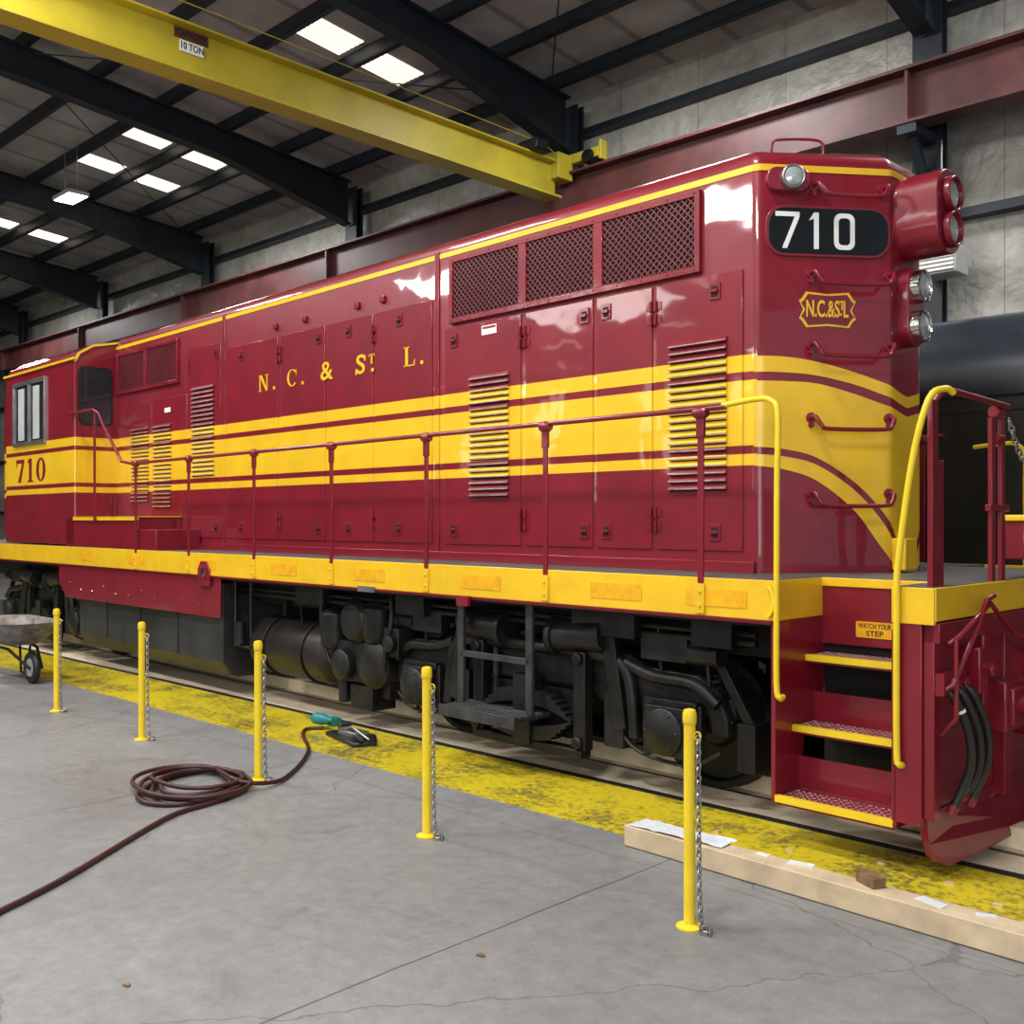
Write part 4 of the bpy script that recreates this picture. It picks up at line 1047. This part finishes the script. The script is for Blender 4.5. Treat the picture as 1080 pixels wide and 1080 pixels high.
for i,(x,y,r,w,h) in enumerate([(-2.72,5.0,.2,.14,.07),(-2.0,4.94,-.3,.15,.07),(-1.75,4.95,.4,.09,.05),(-2.95,5.0,-.1,.08,.04)]):
    b=B();z=.1285
    c=[(-w/2,-h/2),(w/2,-h*.4),(w*.45,h/2),(-w*.1,h*.42),(-w/2,h/2)]
    q=[(x+a*math.cos(r)-d*math.sin(r),y+a*math.sin(r)+d*math.cos(r)) for a,d in c]
    b.prism(q,z,z+.004);b.obj("paper_scrap",M_paper,label="torn white paper scrap on the timber",cat="paper",group="paper scraps on timber",smooth=0)
for i,(x,y,w) in enumerate([(-3.35,3.2,.04),(-4.2,1.95,.03),(-3.1,5.5,.05),(-2.4,5.3,.06),(-2.2,5.6,.05),(-2.9,5.25,.04),(-4.0,5.2,.04),(-3.6,5.5,.035),(-2.6,5.65,.04),(-1.9,5.45,.05)]):
    b=B();z=.0 if y<5.07 else .004
    b.prism([(x,y),(x+w,y+.01),(x+w*.8,y+.025),(x+w*.1,y+.03)],z,z+.01);b.obj("wood_chip",M_wood2 if i<2 else M_wood,label="small wood chip lying on the floor",cat="wood chip",group="wood chips on floor",smooth=0)
# ------------------------------------------------------------------ wheelbarrow
wb=empty("wheelbarrow",(-13.2,4.75,0),"worn grey steel wheelbarrow with black tyre on floor","wheelbarrow")
ox,oy=-12.75,4.80
b=B();b.tube([(ox+.15*math.cos(t),oy,.195+.15*math.sin(t)) for t in [2*pi*i/24 for i in range(24)]],.045,10,closed=True);b.obj("tyre",M_rubber,wb,smooth=50)
b=B();b.rev((ox,oy-.03,.195),(0,1,0),[(0,.11),(.06,.11)],16,m=0);b.obj("wheel_hub",M_heater,wb,smooth=30)
# rounded tray: stacked rounded-rectangle loops, outer and inner skins
b=B()
def loop(sx,sy,z,sh=0):
    return [(ox-.52+sh+p[0],oy+p[1],z) for p in rrect(-sx,sx,-sy,sy,min(sx,sy)*.75,6)]
L=[loop(.34,.17,.44,-.05),loop(.45,.24,.48,-.03),loop(.60,.31,.60,0),loop(.72,.37,.73,0),loop(.73,.38,.735,0),loop(.70,.355,.73,0),loop(.58,.295,.61,0),loop(.43,.225,.50,-.03),loop(.32,.155,.46,-.05)]
n=len(L[0]);vs=[p for l_ in L for p in l_];fs=[tuple(reversed(range(n)))]
for i in range(len(L)-1):
    for k in range(n):fs.append((i*n+k,i*n+(k+1)%n,(i+1)*n+(k+1)%n,(i+1)*n+k))
fs.append(tuple(range((len(L)-1)*n,len(L)*n)));b.add(vs,fs);b.make("tray",M_barrow,wb,smooth=50)
b=B()
for s in (-1,1):
    b.tube([(ox+.12,oy+s*.07,.195),(ox-.3,oy+s*.17,.40),(ox-1.0,oy+s*.24,.43),(ox-1.75,oy+s*.28,.62)],.018,8)
    b.tube([(ox-.55,oy+s*.19,.43),(ox-.75,oy+s*.22,.02),(ox-.95,oy+s*.22,.02),(ox-1.05,oy+s*.24,.44)],.015,8)
b.tube([(ox,oy-.08,.195),(ox,oy+.08,.195)],.012,6);b.make("frame",M_black,wb,smooth=50)

# ------------------------------------------------------------------ lights
def area(name,loc,sx,sy,p,rot=(0,0,0),col=(1,1,1)):
    l=bpy.data.lights.new(name,'AREA');l.shape='RECTANGLE';l.size=sx;l.size_y=sy;l.energy=p;l.color=col
    o=bpy.data.objects.new(name,l);COL.objects.link(o);o.location=loc;o.rotation_euler=rot;return o
for x,y in [(-2,-1.5),(-9,-1),(-16,-1),(-4,3),(-11,3.2),(-18,3.2)]:
    area("bay_fill",(x,y,8.6),2.0,.8,390,(math.radians(12 if y<0 else 0),0,0),(1,.98,.95))  # unseen area lights without fixtures, standing in for ceiling lamps
for x in (-2,-8,-20,-32):
    area("bay_fill",(x,10.8,8.4),1.5,.8,210,(math.radians(10),0,0))  # added to brighten the far wall, no fixtures modelled
for x in (0,-12,-24):
    area("bay_fill",(x,-14,9.4),6,3,700,(0,0,0),(1,.97,.92))  # unseen lights added behind the camera, sized for soft hood reflections
area("loco_fill",(6,-6,3.6),7,4,420,(math.radians(78),0,math.radians(35)),(.95,.98,1))  # added fill panel floating inside the hall, no door stands here
w=bpy.data.worlds.new("world");scene.world=w;w.use_nodes=True
w.node_tree.nodes["Background"].inputs[0].default_value=(.85,.92,1,1);w.node_tree.nodes["Background"].inputs[1].default_value=.6
